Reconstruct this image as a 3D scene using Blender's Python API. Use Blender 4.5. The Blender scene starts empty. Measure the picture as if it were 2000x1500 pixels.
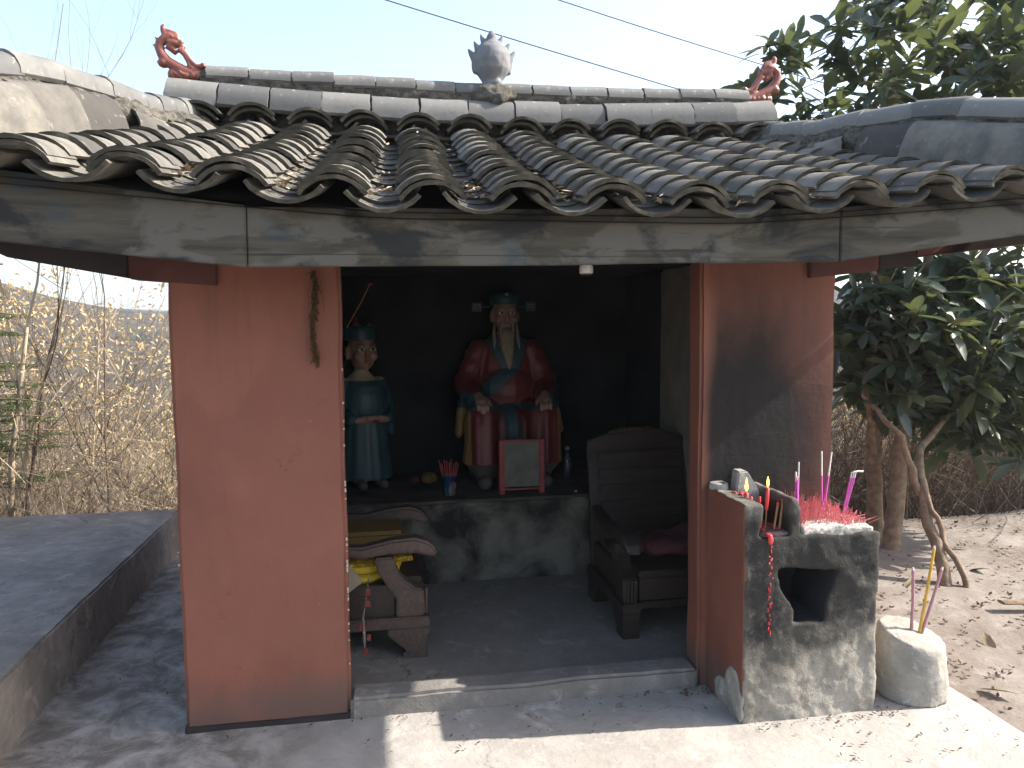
import bpy, bmesh, math, random
from mathutils import Vector, Matrix, Quaternion, noise
rnd = random.Random(7)
S = bpy.context.scene
C = S.collection
R = math.radians
V = Vector

# ------------------------------------------------------------------ camera, sky, sun, exposure
yaw, pitch, roll = R(10), R(4.6), .008
Fw = V((math.sin(yaw)*math.cos(pitch), math.cos(yaw)*math.cos(pitch), -math.sin(pitch)))
R0 = V((math.cos(yaw), -math.sin(yaw), 0)); U0 = R0.cross(Fw)
Rt = R0*math.cos(roll) - U0*math.sin(roll); Up = U0*math.cos(roll) + R0*math.sin(roll)
cam = bpy.data.cameras.new('camera'); camo = bpy.data.objects.new('camera', cam); C.objects.link(camo)
CAM = V((0, -3.17, 1.65))
m = Matrix((Rt, Up, -Fw)).transposed().to_4x4(); m.translation = CAM
camo.matrix_world = m
cam.sensor_width = 36; cam.lens = 27; cam.clip_start = .05; cam.clip_end = 3000
S.camera = camo

SUN = V((1, -.075, .745)).normalized()
w = bpy.data.worlds.new('World'); S.world = w; w.use_nodes = True
nt = w.node_tree
sky = nt.nodes.new('ShaderNodeTexSky'); sky.sky_type = 'NISHITA'; sky.sun_disc = False
sky.sun_elevation = math.asin(SUN.z); sky.sun_rotation = math.atan2(SUN.x, SUN.y)
sky.air_density = 1.0; sky.dust_density = 3.0; sky.ozone_density = 0.15; sky.altitude = 400
nt.links.new(sky.outputs[0], nt.nodes['Background'].inputs[0])
nt.nodes['Background'].inputs[1].default_value = .15
sl = bpy.data.lights.new('sun', 'SUN'); sl.energy = 4.6; sl.angle = R(.53); sl.color = (1, .95, .87)
so = bpy.data.objects.new('sun', sl); C.objects.link(so)
so.rotation_euler = SUN.to_track_quat('Z', 'Y').to_euler()
S.view_settings.view_transform = 'Standard'; S.view_settings.look = 'None'
S.view_settings.gamma = 1; S.view_settings.exposure = 1.52
S.render.engine = 'CYCLES'
S.cycles.max_bounces = 7; S.cycles.diffuse_bounces = 4; S.cycles.transparent_max_bounces = 12
S.cycles.use_denoising = True
S.cycles.sample_clamp_indirect = 6

# ------------------------------------------------------------------ helpers
OFF = {}
def off(o): return OFF.get(o, V((0, 0, 0)))
def tag(o, label=None, cat=None, group=None, kind=None):
    if label: o['label'] = label
    if cat: o['category'] = cat
    if group: o['group'] = group
    if kind: o['kind'] = kind
    return o
def thing(name, label, cat, loc=(0, 0, 0), group=None):
    o = bpy.data.objects.new(name, None); C.objects.link(o); o.location = loc
    o.empty_display_size = .1
    OFF[o] = V(loc)
    return tag(o, label, cat, group)
def link(name, me, parent=None, kind=None):
    o = bpy.data.objects.new(name, me); C.objects.link(o)
    if parent: o.parent = parent; OFF[o] = off(parent)
    if kind: o['kind'] = kind
    return o

class MB:
    def __init__(s): s.v = []; s.f = []; s.m = []; s.mi = 0
    def add(s, vs, fs, mi=None):
        b = len(s.v); s.v += [tuple(p) for p in vs]
        for f in fs: s.f.append(tuple(b+i for i in f)); s.m.append(s.mi if mi is None else mi)
    def box(s, x0, x1, y0, y1, z0, z1, M=None):
        vs = [V((x, y, z)) for z in (z0, z1) for y in (y0, y1) for x in (x0, x1)]
        if M: vs = [M @ p for p in vs]
        s.add(vs, [(0, 2, 3, 1), (4, 5, 7, 6), (0, 1, 5, 4), (2, 6, 7, 3), (0, 4, 6, 2), (1, 3, 7, 5)])
        return s
    def prism(s, poly, a0, a1, axis='y', M=None):
        n = len(poly)
        mk = {'y': lambda p, a: V((p[0], a, p[1])), 'x': lambda p, a: V((a, p[0], p[1])), 'z': lambda p, a: V((p[0], p[1], a))}[axis]
        vs = [mk(p, a0) for p in poly] + [mk(p, a1) for p in poly]
        if M: vs = [M @ p for p in vs]
        fs = [tuple(range(n)), tuple(range(2*n-1, n-1, -1))] + [(i, i+n, (i+1) % n+n, (i+1) % n) for i in range(n)]
        s.add(vs, fs); return s
    def tube(s, pts, rad, n=6, caps=True, flat=1.0):
        pts = [V(p) for p in pts]; k = len(pts)
        if not hasattr(rad, '__len__'): rad = [rad]*k
        vs = []; ref = None
        for i, p in enumerate(pts):
            t = (pts[min(i+1, k-1)]-pts[max(i-1, 0)]).normalized()
            if ref is None:
                ref = V((0, 0, 1)) if abs(t.z) < .9 else V((1, 0, 0))
            a = t.cross(ref).normalized(); b = a.cross(t).normalized(); ref = b
            for j in range(n):
                c = 2*math.pi*j/n
                vs.append(p + (a*math.cos(c)+b*math.sin(c)*flat)*rad[i])
        fs = []
        for i in range(k-1):
            for j in range(n):
                fs.append((i*n+j, i*n+(j+1) % n, (i+1)*n+(j+1) % n, (i+1)*n+j))
        if caps: fs += [tuple(range(n-1, -1, -1)), tuple(range((k-1)*n, k*n))]
        s.add(vs, fs); return s
    def lathe(s, prof, c=(0, 0, 0), n=20, sx=1, sy=1):
        c = V(c); vs = []; fs = []; k = len(prof)
        for r, z in prof:
            for j in range(n):
                a = 2*math.pi*j/n; vs.append(c+V((r*sx*math.cos(a), r*sy*math.sin(a), z)))
        for i in range(k-1):
            for j in range(n): fs.append((i*n+j, i*n+(j+1) % n, (i+1)*n+(j+1) % n, (i+1)*n+j))
        fs += [tuple(range(n-1, -1, -1)), tuple(range((k-1)*n, k*n))]
        s.add(vs, fs); return s
    def ell(s, c, r, n=14, k=9, M=None):
        vs = []; fs = []; c = V(c)
        for i in range(k+1):
            p = math.pi*i/k
            for j in range(n):
                a = 2*math.pi*j/n
                q = V((r[0]*math.sin(p)*math.cos(a), r[1]*math.sin(p)*math.sin(a), -r[2]*math.cos(p)))
                if M: q = M @ q
                vs.append(c+q)
        for i in range(k):
            for j in range(n): fs.append((i*n+j, i*n+(j+1) % n, (i+1)*n+(j+1) % n, (i+1)*n+j))
        s.add(vs, fs); return s
    def cap(s, p0, p1, r0, r1, n=12):
        p0, p1 = V(p0), V(p1); d = (p1-p0).normalized(); pts = []; rr = []
        for a in (-80, -45, -15): pts.append(p0+d*r0*math.sin(R(a))); rr.append(r0*math.cos(R(a)))
        for a in (15, 45, 80): pts.append(p1+d*r1*math.sin(R(a))); rr.append(r1*math.cos(R(a)))
        return s.tube(pts, rr, n)
    def mesh(s, name, mats, o=V((0, 0, 0)), smooth=None, bevel=0, jit=0, jscale=4, sub=0, seg=2):
        me = bpy.data.meshes.new(name)
        bm = bmesh.new()
        vv = [bm.verts.new(V(p)) for p in s.v]
        for f, mi in zip(s.f, s.m):
            try: fc = bm.faces.new([vv[i] for i in f]); fc.material_index = mi
            except ValueError: pass
        if bevel:
            bmesh.ops.remove_doubles(bm, verts=bm.verts, dist=1e-5)
            es = [e for e in bm.edges if len(e.link_faces) == 2 and e.calc_face_angle(0) > .5]
            bmesh.ops.bevel(bm, geom=es, offset=bevel, segments=seg, affect='EDGES', clamp_overlap=True)
        if sub:
            # cut the long faces down to about this step, so that noise can bend them
            bb = [V(p) for p in s.v]
            for ax in range(3):
                lo = min(p[ax] for p in bb); hi = max(p[ax] for p in bb); k = int((hi-lo)/sub)
                for i in range(1, k+1):
                    co = V((0, 0, 0)); co[ax] = lo+(hi-lo)*i/(k+1); no = V((0, 0, 0)); no[ax] = 1
                    bmesh.ops.bisect_plane(bm, geom=bm.verts[:]+bm.edges[:]+bm.faces[:], plane_co=co, plane_no=no)
        bmesh.ops.recalc_face_normals(bm, faces=bm.faces)
        if jit:
            for q in bm.verts:
                q.co += noise.noise_vector(q.co*jscale)*jit + noise.noise_vector(q.co*jscale*4.1)*jit*.35
        for q in bm.verts: q.co -= o
        bm.to_mesh(me); bm.free()
        for mm in (mats if isinstance(mats, (list, tuple)) else [mats]): me.materials.append(mm)
        if smooth is not None:
            me.shade_smooth()
            if smooth < 180: me.set_sharp_from_angle(angle=R(smooth))
        return me
    def build(s, name, mats, parent=None, kind=None, **k):
        return link(name, s.mesh(name, mats, off(parent) if parent else V((0, 0, 0)), **k), parent, kind)

def fast_mesh(name, vs, fs, mat, o=V((0, 0, 0)), smooth=False):
    me = bpy.data.meshes.new(name)
    me.from_pydata([(p[0]-o.x, p[1]-o.y, p[2]-o.z) for p in vs], [], fs)
    me.materials.append(mat)
    if smooth: me.shade_smooth()
    me.update(); return me

def remesh(mb, voxel, it=4, fac=.5):
    """union of overlapping closed shapes as one continuous smoothed skin"""
    me = mb.mesh('skin', [], V((0, 0, 0)))
    o = bpy.data.objects.new('skin', me); C.objects.link(o)
    md = o.modifiers.new('r', 'REMESH'); md.mode = 'VOXEL'; md.voxel_size = voxel
    if it: sm = o.modifiers.new('s', 'SMOOTH'); sm.iterations = it; sm.factor = fac
    dg = bpy.context.evaluated_depsgraph_get(); dg.update()
    out = bpy.data.meshes.new_from_object(o.evaluated_get(dg))
    bpy.data.objects.remove(o); bpy.data.meshes.remove(me)
    return out
def finish(me, name, mats, parent=None, matfn=None, vfn=None, kind=None, smooth=True):
    me.name = name; me.materials.clear()
    for mm in (mats if isinstance(mats, (list, tuple)) else [mats]): me.materials.append(mm)
    if vfn:
        ns = [q.normal.copy() for q in me.vertices]
        for q, n in zip(me.vertices, ns): q.co = vfn(q.co.copy(), n)
    if matfn:
        for p in me.polygons: p.material_index = matfn(p.center, p.normal)
    o = off(parent) if parent else V((0, 0, 0))
    if o.length: me.transform(Matrix.Translation(-o))
    if smooth: me.shade_smooth()
    me.update()
    return link(name, me, parent, kind)

# ------------------------------------------------------------------ materials
class NT:
    def __init__(s, name, rough=.8, spec=.3):
        s.mat = bpy.data.materials.new(name); s.mat.use_nodes = True; s.t = s.mat.node_tree
        s.b = s.t.nodes['Principled BSDF']; s.b.inputs['Roughness'].default_value = rough
        s.b.inputs['Specular IOR Level'].default_value = spec
        s.co = s.t.nodes.new('ShaderNodeTexCoord').outputs['Object']
    def l(s, a, b): s.t.links.new(a, b)
    def map(s, scale=(1, 1, 1), loc=(0, 0, 0), rot=(0, 0, 0), src=None):
        n = s.t.nodes.new('ShaderNodeMapping'); n.inputs['Scale'].default_value = scale; n.inputs['Location'].default_value = loc
        n.inputs['Rotation'].default_value = rot; s.l(src or s.co, n.inputs[0]); return n.outputs[0]
    def noise(s, sc, det=6, ro=.6, vec=None, dist=0):
        n = s.t.nodes.new('ShaderNodeTexNoise'); n.inputs['Scale'].default_value = sc; n.inputs['Detail'].default_value = det
        n.inputs['Roughness'].default_value = ro; n.inputs['Distortion'].default_value = dist
        s.l(vec or s.co, n.inputs['Vector']); return n.outputs['Fac']
    def ramp(s, fac, stops):
        n = s.t.nodes.new('ShaderNodeValToRGB'); e = n.color_ramp.elements
        while len(e) < len(stops): e.new(.5)
        for i, (p, c) in enumerate(stops):
            e[i].position = p; c = (c, c, c) if not hasattr(c, '__len__') else c; e[i].color = (*c, 1)
        s.l(fac, n.inputs[0]); return n.outputs[0]
    def mix(s, fac, a, b, mode='MIX'):
        n = s.t.nodes.new('ShaderNodeMix'); n.data_type = 'RGBA'; n.blend_type = mode
        for x, i in ((fac, 0), (a, 6), (b, 7)):
            if hasattr(x, 'node'): s.l(x, n.inputs[i])
            elif i == 0: n.inputs[0].default_value = x
            else: n.inputs[i].default_value = (*((x,)*3 if not hasattr(x, '__len__') else x), 1)
        return n.outputs[2]
    def math(s, op, a, b=0, clamp=False):
        n = s.t.nodes.new('ShaderNodeMath'); n.operation = op; n.use_clamp = clamp
        for x, i in ((a, 0), (b, 1)):
            if hasattr(x, 'node'): s.l(x, n.inputs[i])
            else: n.inputs[i].default_value = x
        return n.outputs[0]
    def blob(s, c, r, pw=1.0):
        """1 at point c falling to 0 at the ellipsoid r"""
        mp = s.map(scale=tuple(1/x for x in r), loc=tuple(-a/x for a, x in zip(c, r)))
        g = s.t.nodes.new('ShaderNodeTexGradient'); g.gradient_type = 'SPHERICAL'; s.l(mp, g.inputs[0])
        return s.math('POWER', g.outputs['Fac'], pw)
    def col(s, c):
        if hasattr(c, 'node'): s.l(c, s.b.inputs['Base Color'])
        else: s.b.inputs['Base Color'].default_value = (*c, 1)
    def bump(s, h, st=.3, d=.01):
        n = s.t.nodes.new('ShaderNodeBump'); n.inputs['Strength'].default_value = st; n.inputs['Distance'].default_value = d
        if s.b.inputs['Normal'].is_linked: s.l(s.b.inputs['Normal'].links[0].from_socket, n.inputs['Normal'])
        s.l(h, n.inputs['Height']); s.l(n.outputs[0], s.b.inputs['Normal'])
    def rough(s, f): s.l(f, s.b.inputs['Roughness'])
    def rand(s):
        n = s.t.nodes.new('ShaderNodeObjectInfo'); return n.outputs['Random']

def simple(name, c, rough=.7, spec=.3, var=.25, sc=6, bump=.15, sc2=60, bd=.004):
    n = NT(name, rough, spec)
    f = n.noise(sc, 8)
    n.col(n.mix(n.ramp(f, [(.3, 0), (.7, 1)]), [x*(1-var) for x in c], [min(1, x*(1+var)) for x in c]))
    if bump: n.bump(n.noise(sc2, 4), bump, bd)
    return n.mat

def mat_plaster(name, base, soot=None):
    n = NT(name, .62, .35)
    big = n.noise(1.6, 5, .55); mid = n.noise(7, 6, .6)
    c = n.mix(n.ramp(big, [(.35, 0), (.65, 1)]), [x*.85 for x in base], [x*1.12 for x in base])
    c = n.mix(n.ramp(mid, [(.3, .0), (.75, .35)]), c, [base[0]*1.15, base[1]*1.3, base[2]*1.35])
    streak = n.noise(5, 6, .6, n.map((7, 7, .5)))                       # runs of dirt down the wall
    c = n.mix(n.ramp(streak, [(.60, 0), (.75, .15)]), c, (.07, .03, .025))
    scuff = n.noise(9, 3, .5, n.map((1, 1, 7), rot=(0, R(25), 0)))
    c = n.mix(n.ramp(scuff, [(.76, 0), (.80, .3)]), c, [base[0]*1.6, base[1]*1.7, base[2]*1.7])
    chip = n.noise(55, 2, .5)
    c = n.mix(n.ramp(chip, [(.765, 0), (.775, .8)]), c, (.3, .25, .22))
    wob = n.t.nodes.new('ShaderNodeVectorMath'); wob.operation = 'ADD'
    nz = n.t.nodes.new('ShaderNodeTexNoise'); nz.inputs['Scale'].default_value = 4; nz.inputs['Detail'].default_value = 4; n.l(n.co, nz.inputs['Vector']); n.l(n.co, wob.inputs[0]); n.l(nz.outputs['Color'], wob.inputs[1])
    vo = n.t.nodes.new('ShaderNodeTexVoronoi'); vo.feature = 'DISTANCE_TO_EDGE'; vo.inputs['Scale'].default_value = 1.5; n.l(wob.outputs[0], vo.inputs['Vector'])
    ck = n.math('MULTIPLY', n.ramp(vo.outputs['Distance'], [(.0, 1), (.006, 0)]), n.ramp(n.noise(2.2, 3), [(.52, 0), (.6, .55)]))
    c = n.mix(ck, c, (.04, .02, .016))
    sp = n.t.nodes.new('ShaderNodeSeparateXYZ'); n.l(n.co, sp.inputs[0])
    zz = n.math('ADD', sp.outputs[2], n.math('MULTIPLY', n.noise(9, 6, .7), -.22))
    c = n.mix(n.ramp(zz, [(.0, .65), (.12, 0)]), c, (.10, .075, .06))
    run = n.math('MULTIPLY', n.ramp(n.noise(4, 5, .6, n.map((9, 9, .35), (2, 0, 0))), [(.5, 0), (.68, 1)]), n.ramp(sp.outputs[2], [(1.2, 0), (1.85, .5)]) if False else n.ramp(n.math('SUBTRACT', sp.outputs[2], 1.0), [(.2, 0), (.9, .28)]))
    c = n.mix(run, c, (.055, .028, .022))
    pat = n.noise(2.3, 3, .45, n.map((1, 1, .7), (4, 2, 1)))
    c = n.mix(n.ramp(pat, [(.55, 0), (.60, .38)]), c, [base[0]*1.3, base[1]*1.35, base[2]*1.35])
    n.bump(n.noise(6, 5, .55, n.map((1, 1, .35), rot=(0, R(35), 0))), .22, .02)
    if soot:
        sm = 0
        for cc, r, pw in soot:
            b = n.blob(cc, r, pw); sm = b if sm == 0 else n.math('MAXIMUM', sm, b)
        sm = n.math('MULTIPLY', sm, n.ramp(n.math('MULTIPLY', n.math('SUBTRACT', sp.outputs[0], .765), 5), [(.03, .05), (.45, 1)]))
        k = n.math('MULTIPLY', sm, n.ramp(n.noise(3.5, 6, .6, n.map((1, 1, .6))), [(.25, .7), (.7, 1.25)]))
        c = n.mix(n.ramp(k, [(.04, 0), (.22, .38), (.48, .90), (.62, .985)]), c, (.007, .0065, .0065))
        gl = n.noise(5, 8, .7, n.map((.8, 1, 5), rot=(0, R(-14), 0)))
        n.bump(n.ramp(gl, [(.55, 0), (.8, 1)]), .16, .010)
        n.rough(n.ramp(k, [(.05, .55), (.5, .8)]))
    n.col(c)
    n.bump(n.noise(4, 6, .6), .2, .03); n.bump(n.noise(90, 3), .12, .003)
    return n.mat

def mat_concrete(name, base, dark=.45, sc=1.2, stain=(.5, .7), warm=(1, 1, 1), bump=.35, damp=False):
    n = NT(name, .88, .2)
    b = [x*y for x, y in zip(base, warm)]
    f = n.noise(sc, 9, .68, dist=.4); g = n.noise(sc*7, 7, .65)
    c = n.mix(n.ramp(f, [(stain[0]-.15, 0), (stain[1], 1)]), [x*dark for x in b], b)
    c = n.mix(n.ramp(g, [(.35, .45), (.65, 0)]), c, [x*dark*.9 for x in b])
    pale = n.noise(sc*4, 9, .72, dist=.6)
    c = n.mix(n.ramp(pale, [(.56, 0), (.66, .55)]), c, [min(.8, x*1.35) for x in b])
    wob = n.t.nodes.new('ShaderNodeVectorMath'); wob.operation = 'ADD'
    nz = n.t.nodes.new('ShaderNodeTexNoise'); nz.inputs['Scale'].default_value = 3; nz.inputs['Detail'].default_value = 6; n.l(n.co, nz.inputs['Vector']); n.l(n.co, wob.inputs[0]); n.l(nz.outputs['Color'], wob.inputs[1])
    vo = n.t.nodes.new('ShaderNodeTexVoronoi'); vo.feature = 'DISTANCE_TO_EDGE'; vo.inputs['Scale'].default_value = .9; n.l(wob.outputs[0], vo.inputs['Vector'])
    ck = n.math('MULTIPLY', n.ramp(vo.outputs['Distance'], [(.0, 1), (.005, 0)]), n.ramp(n.noise(1.3, 3), [(.5, 0), (.6, .8)]))
    c = n.mix(ck, c, [x*.2 for x in b])
    if damp:
        sp = n.t.nodes.new('ShaderNodeSeparateXYZ'); n.l(n.co, sp.inputs[0])
        dm = n.math('ADD', sp.outputs[0], n.math('MULTIPLY', n.math('SUBTRACT', n.noise(2.2, 8, .65), .5), 1.6))
        dm = n.ramp(n.math('ADD', n.math('MULTIPLY', dm, .5), .5), [(.14, 1), (.42, 0)])
        dk = n.mix(n.ramp(n.noise(5, 9, .7, dist=.5), [(.42, 0), (.62, 1)]), [b[0]*.36, b[1]*.34, b[2]*.32], [x*.85 for x in b])
        c = n.mix(dm, c, dk)
    speck = n.noise(70, 2)
    c = n.mix(n.ramp(speck, [(.70, 0), (.74, .7)]), c, [x*.35 for x in b])
    n.col(c)
    n.bump(n.noise(25, 8, .7), bump, .012); n.bump(g, .3, .03)
    return n.mat

M = {}
RED = (.188, .066, .043)
M['plaster'] = mat_plaster('red_plaster', RED)
M['plaster_soot'] = mat_plaster('red_plaster_sooted', RED, [((.90, 0, 1.02), (.42, .6, .42), .8), ((.92, 0, 1.12), (.85, .6, 1.15), 1.5)])
M['concrete'] = mat_concrete('pale_concrete', (.42, .385, .345), .62, 1.1, damp=True)
M['old_concrete'] = mat_concrete('old_damp_concrete', (.31, .30, .29), .42, 1.7, (.48, .62))
M['terrace'] = mat_concrete('terrace_concrete', (.285, .25, .22), .45, 2.1, (.46, .62))
M['floor_in'] = mat_concrete('shrine_floor', (.30, .262, .225), .6, 1.5)
M['thresh'] = mat_concrete('worn_threshold', (.26, .235, .21), .6, 3)
M['plugc'] = mat_concrete('plug_concrete', (.40, .37, .32), .6, 6, bump=.5)

n = NT('altar_concrete', .9, .15)
f = n.noise(3.0, 7, .6, dist=.5)
n.col(n.mix(n.ramp(f, [(.40, 0), (.62, 1)]), (.027, .025, .022), (.17, .157, .13))); n.bump(n.noise(20, 6), .3, .01); M['altar'] = n.mat

n = NT('furnace_concrete', .9, .2)
f = n.noise(4, 9, .68, dist=.3)
c = n.mix(n.ramp(f, [(.35, 0), (.65, 1)]), (.17, .156, .13), (.36, .33, .28))
c = n.mix(n.ramp(n.noise(45, 4), [(.6, 0), (.72, .6)]), c, (.07, .065, .055))
wh = n.noise(9, 8, .7)
c = n.mix(n.ramp(wh, [(.58, 0), (.68, .6)]), c, (.30, .28, .25))
s1 = n.blob((1.74-1.74, -.18, .62), (.44, .8, .36), .5)
s2 = n.blob((1.62-1.74, -.18, .72), (.40, .8, .26), .6)
s3 = n.blob((1.55-1.74, -.18, .60), (.24, .8, .55), 1.0)
k = n.math('MAXIMUM', n.math('MAXIMUM', s1, s2), s3)
k = n.math('MULTIPLY', k, n.ramp(n.noise(7, 7, .65), [(.25, .45), (.7, 1.35)]))
c = n.mix(n.ramp(k, [(.08, 0), (.38, .72), (.62, .96)]), c, (.022, .021, .02))
sx = n.t.nodes.new('ShaderNodeSeparateXYZ'); n.l(n.co, sx.inputs[0])
ash = n.ramp(n.math('MULTIPLY', sx.outputs[2], 1), [(.70, 0), (.755, 1)])
n.col(c); n.bump(n.noise(22, 9, .7), .7, .02); n.bump(n.noise(110, 4), .35, .004)
M['furnace'] = n.mat

# roof tiles: grey fired clay, each piece a little different
n = NT('roof_tile', .9, .2)
r = n.rand()
c = n.ramp(r, [(0, (.068, .062, .055)), (.35, (.11, .101, .088)), (.7, (.145, .133, .114)), (1, (.19, .174, .147))])
f = n.noise(9, 8, .65)
c = n.mix(n.ramp(f, [(.35, .6), (.6, 0)]), c, (.05, .05, .05))
c = n.mix(n.ramp(n.noise(23, 6, .65), [(.60, 0), (.68, .6)]), c, (.23, .22, .19))
c = n.mix(n.ramp(n.noise(14, 7, .7), [(.62, 0), (.72, .5)]), c, (.09, .088, .05))
n.col(c); n.bump(n.noise(40, 6, .65), .45, .006); M['tile'] = n.mat
M['rim'] = simple('shaded_tile_rim', (.062, .055, .042), .95, .1, .5, 25, .3, 60)  # mossy brown front ends, with the shade on these edges painted into the colour
n = NT('ridge_tile', .85, .25)
c = n.ramp(n.rand(), [(0, (.10, .099, .096)), (.5, (.145, .141, .132)), (1, (.19, .183, .168))])
f = n.noise(6, 8, .65); c = n.mix(n.ramp(f, [(.35, .55), (.6, 0)]), c, (.065, .067, .07))
c = n.mix(n.ramp(n.noise(17, 7, .7), [(.60, 0), (.66, .75)]), c, (.30, .29, .26))
c = n.mix(n.ramp(n.noise(11, 7, .7), [(.63, 0), (.72, .6)]), c, (.075, .075, .07))
n.col(c); n.bump(n.noise(30, 7, .7), .35, .006); M['ridge'] = n.mat
n = NT('lime_mortar', .95, .1)
f = n.noise(26, 8, .72); c = n.mix(n.ramp(f, [(.35, 0), (.62, 1)]), (.04, .037, .033), (.17, .155, .13))
n.col(c); n.bump(f, .9, .03); M['mortar'] = n.mat
M['pottery'] = simple('grey_pottery', (.17, .17, .175), .85, .2, .2, 14, .3, 40)
M['terracotta'] = simple('glazed_terracotta', (.22, .072, .048), .38, .5, .18, 10, .1, 30)

# weathered painted boards
n = NT('fascia_wood', .8, .25)
st = n.map((.55, 1, 6))
g = n.noise(3.2, 9, .65, st, .4)
c = n.mix(n.ramp(g, [(.35, 0), (.65, 1)]), (.038, .034, .026), (.088, .078, .06))
p = n.noise(1.7, 6, .6, n.map((1, 1, 2.2)), .5)
c = n.mix(n.ramp(p, [(.50, 0), (.535, .8)]), c, (.112, .104, .09))
c = n.mix(n.ramp(n.noise(2.6, 5, .6, n.map((1, 1, 1.6), (3, 1, 2))), [(.58, 0), (.68, .75)]), c, (.035, .052, .065))
c = n.mix(n.ramp(n.noise(2.1, 6, .6, n.map((1, 1, 1.7), (7, 3, 5)), .6), [(.53, 0), (.59, .9)]), c, (.018, .019, .02))
c = n.mix(n.ramp(n.noise(3, 6, .6, n.map((.4, 1, 14), (1, 4, 2))), [(.66, 0), (.70, .8)]), c, (.03, .03, .03))
n.col(c); n.bump(g, .3, .008); M['fascia'] = n.mat
M['redwood'] = simple('red_painted_beam', (.085, .03, .026), .7, .3, .35, 5, .2, 30)
M['darkbeam'] = simple('dark_beam', (.034, .027, .026), .8, .2, .3, 5, .2, 30)
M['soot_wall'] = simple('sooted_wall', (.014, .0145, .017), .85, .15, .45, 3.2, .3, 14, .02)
M['ceiling'] = simple('sooted_ceiling', (.03, .03, .032), .9, .1, .3, 3)
M['post'] = simple('grey_post', (.17, .152, .127), .9, .15, .25, 6, .25, 30)

def mat_wood(name, a, b, rough=.5):
    n = NT(name, rough, .4)
    g = n.noise(4, 8, .6, n.map((1.2, 9, 9)), 1.2)
    n.col(n.mix(n.ramp(g, [(.3, 0), (.7, 1)]), a, b)); n.bump(g, .15, .003); return n.mat
M['chair'] = mat_wood('dusty_chair_wood', (.045, .028, .022), (.10, .064, .05), .6)
M['chair_dark'] = mat_wood('dark_chair_wood', (.015, .010, .009), (.038, .024, .019), .45)
M['cushion'] = simple('yellow_satin', (.62, .44, .03), .5, .4, .3, 9, .3, 25, .01)
n = NT('gold_brocade', .35, .6)
vo = n.t.nodes.new('ShaderNodeTexVoronoi'); vo.inputs['Scale'].default_value = 70; n.l(n.co, vo.inputs['Vector'])
n.col(n.mix(n.ramp(vo.outputs['Distance'], [(.25, 1), (.5, 0)]), (.42, .25, .015), (.9, .68, .1))); n.bump(vo.outputs['Distance'], .5, .01)
n.b.inputs['Metallic'].default_value = .35; M['brocade'] = n.mat
M['redcloth'] = simple('dark_red_cloth', (.08, .022, .026), .8, .2, .35, 12, .3, 30, .01)
M['card'] = simple('cardboard', (.22, .18, .13), .85, .2, .12, 8)
n = NT('clear_plastic', .12, .6); n.col((.75, .7, .66)); n.b.inputs['Transmission Weight'].default_value = .8; n.b.inputs['IOR'].default_value = 1.2; M['plastic'] = n.mat
M['redpaint'] = simple('red_paint', (.22, .03, .03), .55, .4, .25, 12)
M['greypanel'] = simple('grey_panel', (.12, .12, .1), .8, .25, .35, 9, .2, 40)
M['robe'] = simple('red_robe_paint', (.11, .0145, .018), .5, .45, .22, 7, .15, 25)
M['teal'] = simple('teal_paint', (.016, .048, .062), .5, .45, .25, 7, .15, 25)
M['skin'] = simple('painted_skin', (.24, .14, .11), .45, .4, .12, 9, .05)
M['beard'] = simple('pale_beard', (.22, .18, .135), .7, .3, .2, 20, .3, 60)
M['boot'] = simple('dark_boot', (.07, .064, .06), .6, .3, .3)
M['ochre'] = simple('ochre_paint', (.2, .12, .04), .5, .4, .25, 9)
M['collar'] = simple('cream_collar', (.33, .27, .19), .6, .3, .2)
M['black'] = simple('black_paint', (.012, .012, .012), .5, .4, .2)
M['lip'] = simple('lip_paint', (.42, .1, .1), .5, .4, .1)
M['eye'] = simple('eye_white', (.55, .5, .45), .4, .5, .05)
M['tin'] = None
n = NT('blue_tin', .25, .6); n.b.inputs['Metallic'].default_value = .5
c = n.mix(n.ramp(n.noise(14, 3, .5, n.map((1, 1, .5))), [(.52, 0), (.56, 1)]), (.015, .06, .17), (.17, .18, .19))
n.col(c); M['tin'] = n.mat
M['glass'] = None
n = NT('bottle_glass', .06, .5); n.col((.35, .42, .5)); n.b.inputs['Transmission Weight'].default_value = .9; M['glass'] = n.mat
M['whiteplastic'] = simple('white_plastic', (.72, .72, .74), .4, .4, .05)
M['stickred'] = simple('red_incense', (.33, .05, .05), .7, .3, .3, 30)
M['stubs'] = simple('incense_stub', (.62, .22, .22), .8, .2, .4, 40)
M['stickpink'] = simple('magenta_incense', (.50, .09, .36), .7, .3, .15, 30)
M['stickash'] = simple('incense_ash', (.60, .56, .52), .9, .1, .2, 40)
M['stickyellow'] = simple('yellow_incense', (.58, .36, .07), .8, .2, .25, 30)
M['stickmauve'] = simple('mauve_incense', (.36, .20, .22), .8, .2, .2, 30)
M['wax'] = simple('red_wax', (.60, .045, .05), .35, .5, .2, 20)
M['wick'] = simple('charred_wick', (.02, .018, .016), .9, .1, .1)
M['bamboo'] = simple('bamboo_stick', (.34, .20, .10), .7, .3, .2, 30)
M['ash'] = simple('incense_ash_bed', (.42, .39, .34), .95, .1, .6, 60, .6, 90, .01)
n = NT('flame', .5); n.col((1, .5, .1)); n.b.inputs['Emission Color'].default_value = (1, .55, .08, 1); n.b.inputs['Emission Strength'].default_value = 1.6; M['flame'] = n.mat
M['stone'] = simple('grey_stone', (.30, .29, .27), .9, .2, .3, 12, .5, 40, .01)
M['bark'] = simple('tree_bark', (.20, .145, .10), .9, .15, .4, 18, .7, 45, .01)
M['twig'] = simple('grey_twig', (.36, .285, .20), .9, .15, .4, 3, 0)
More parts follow.
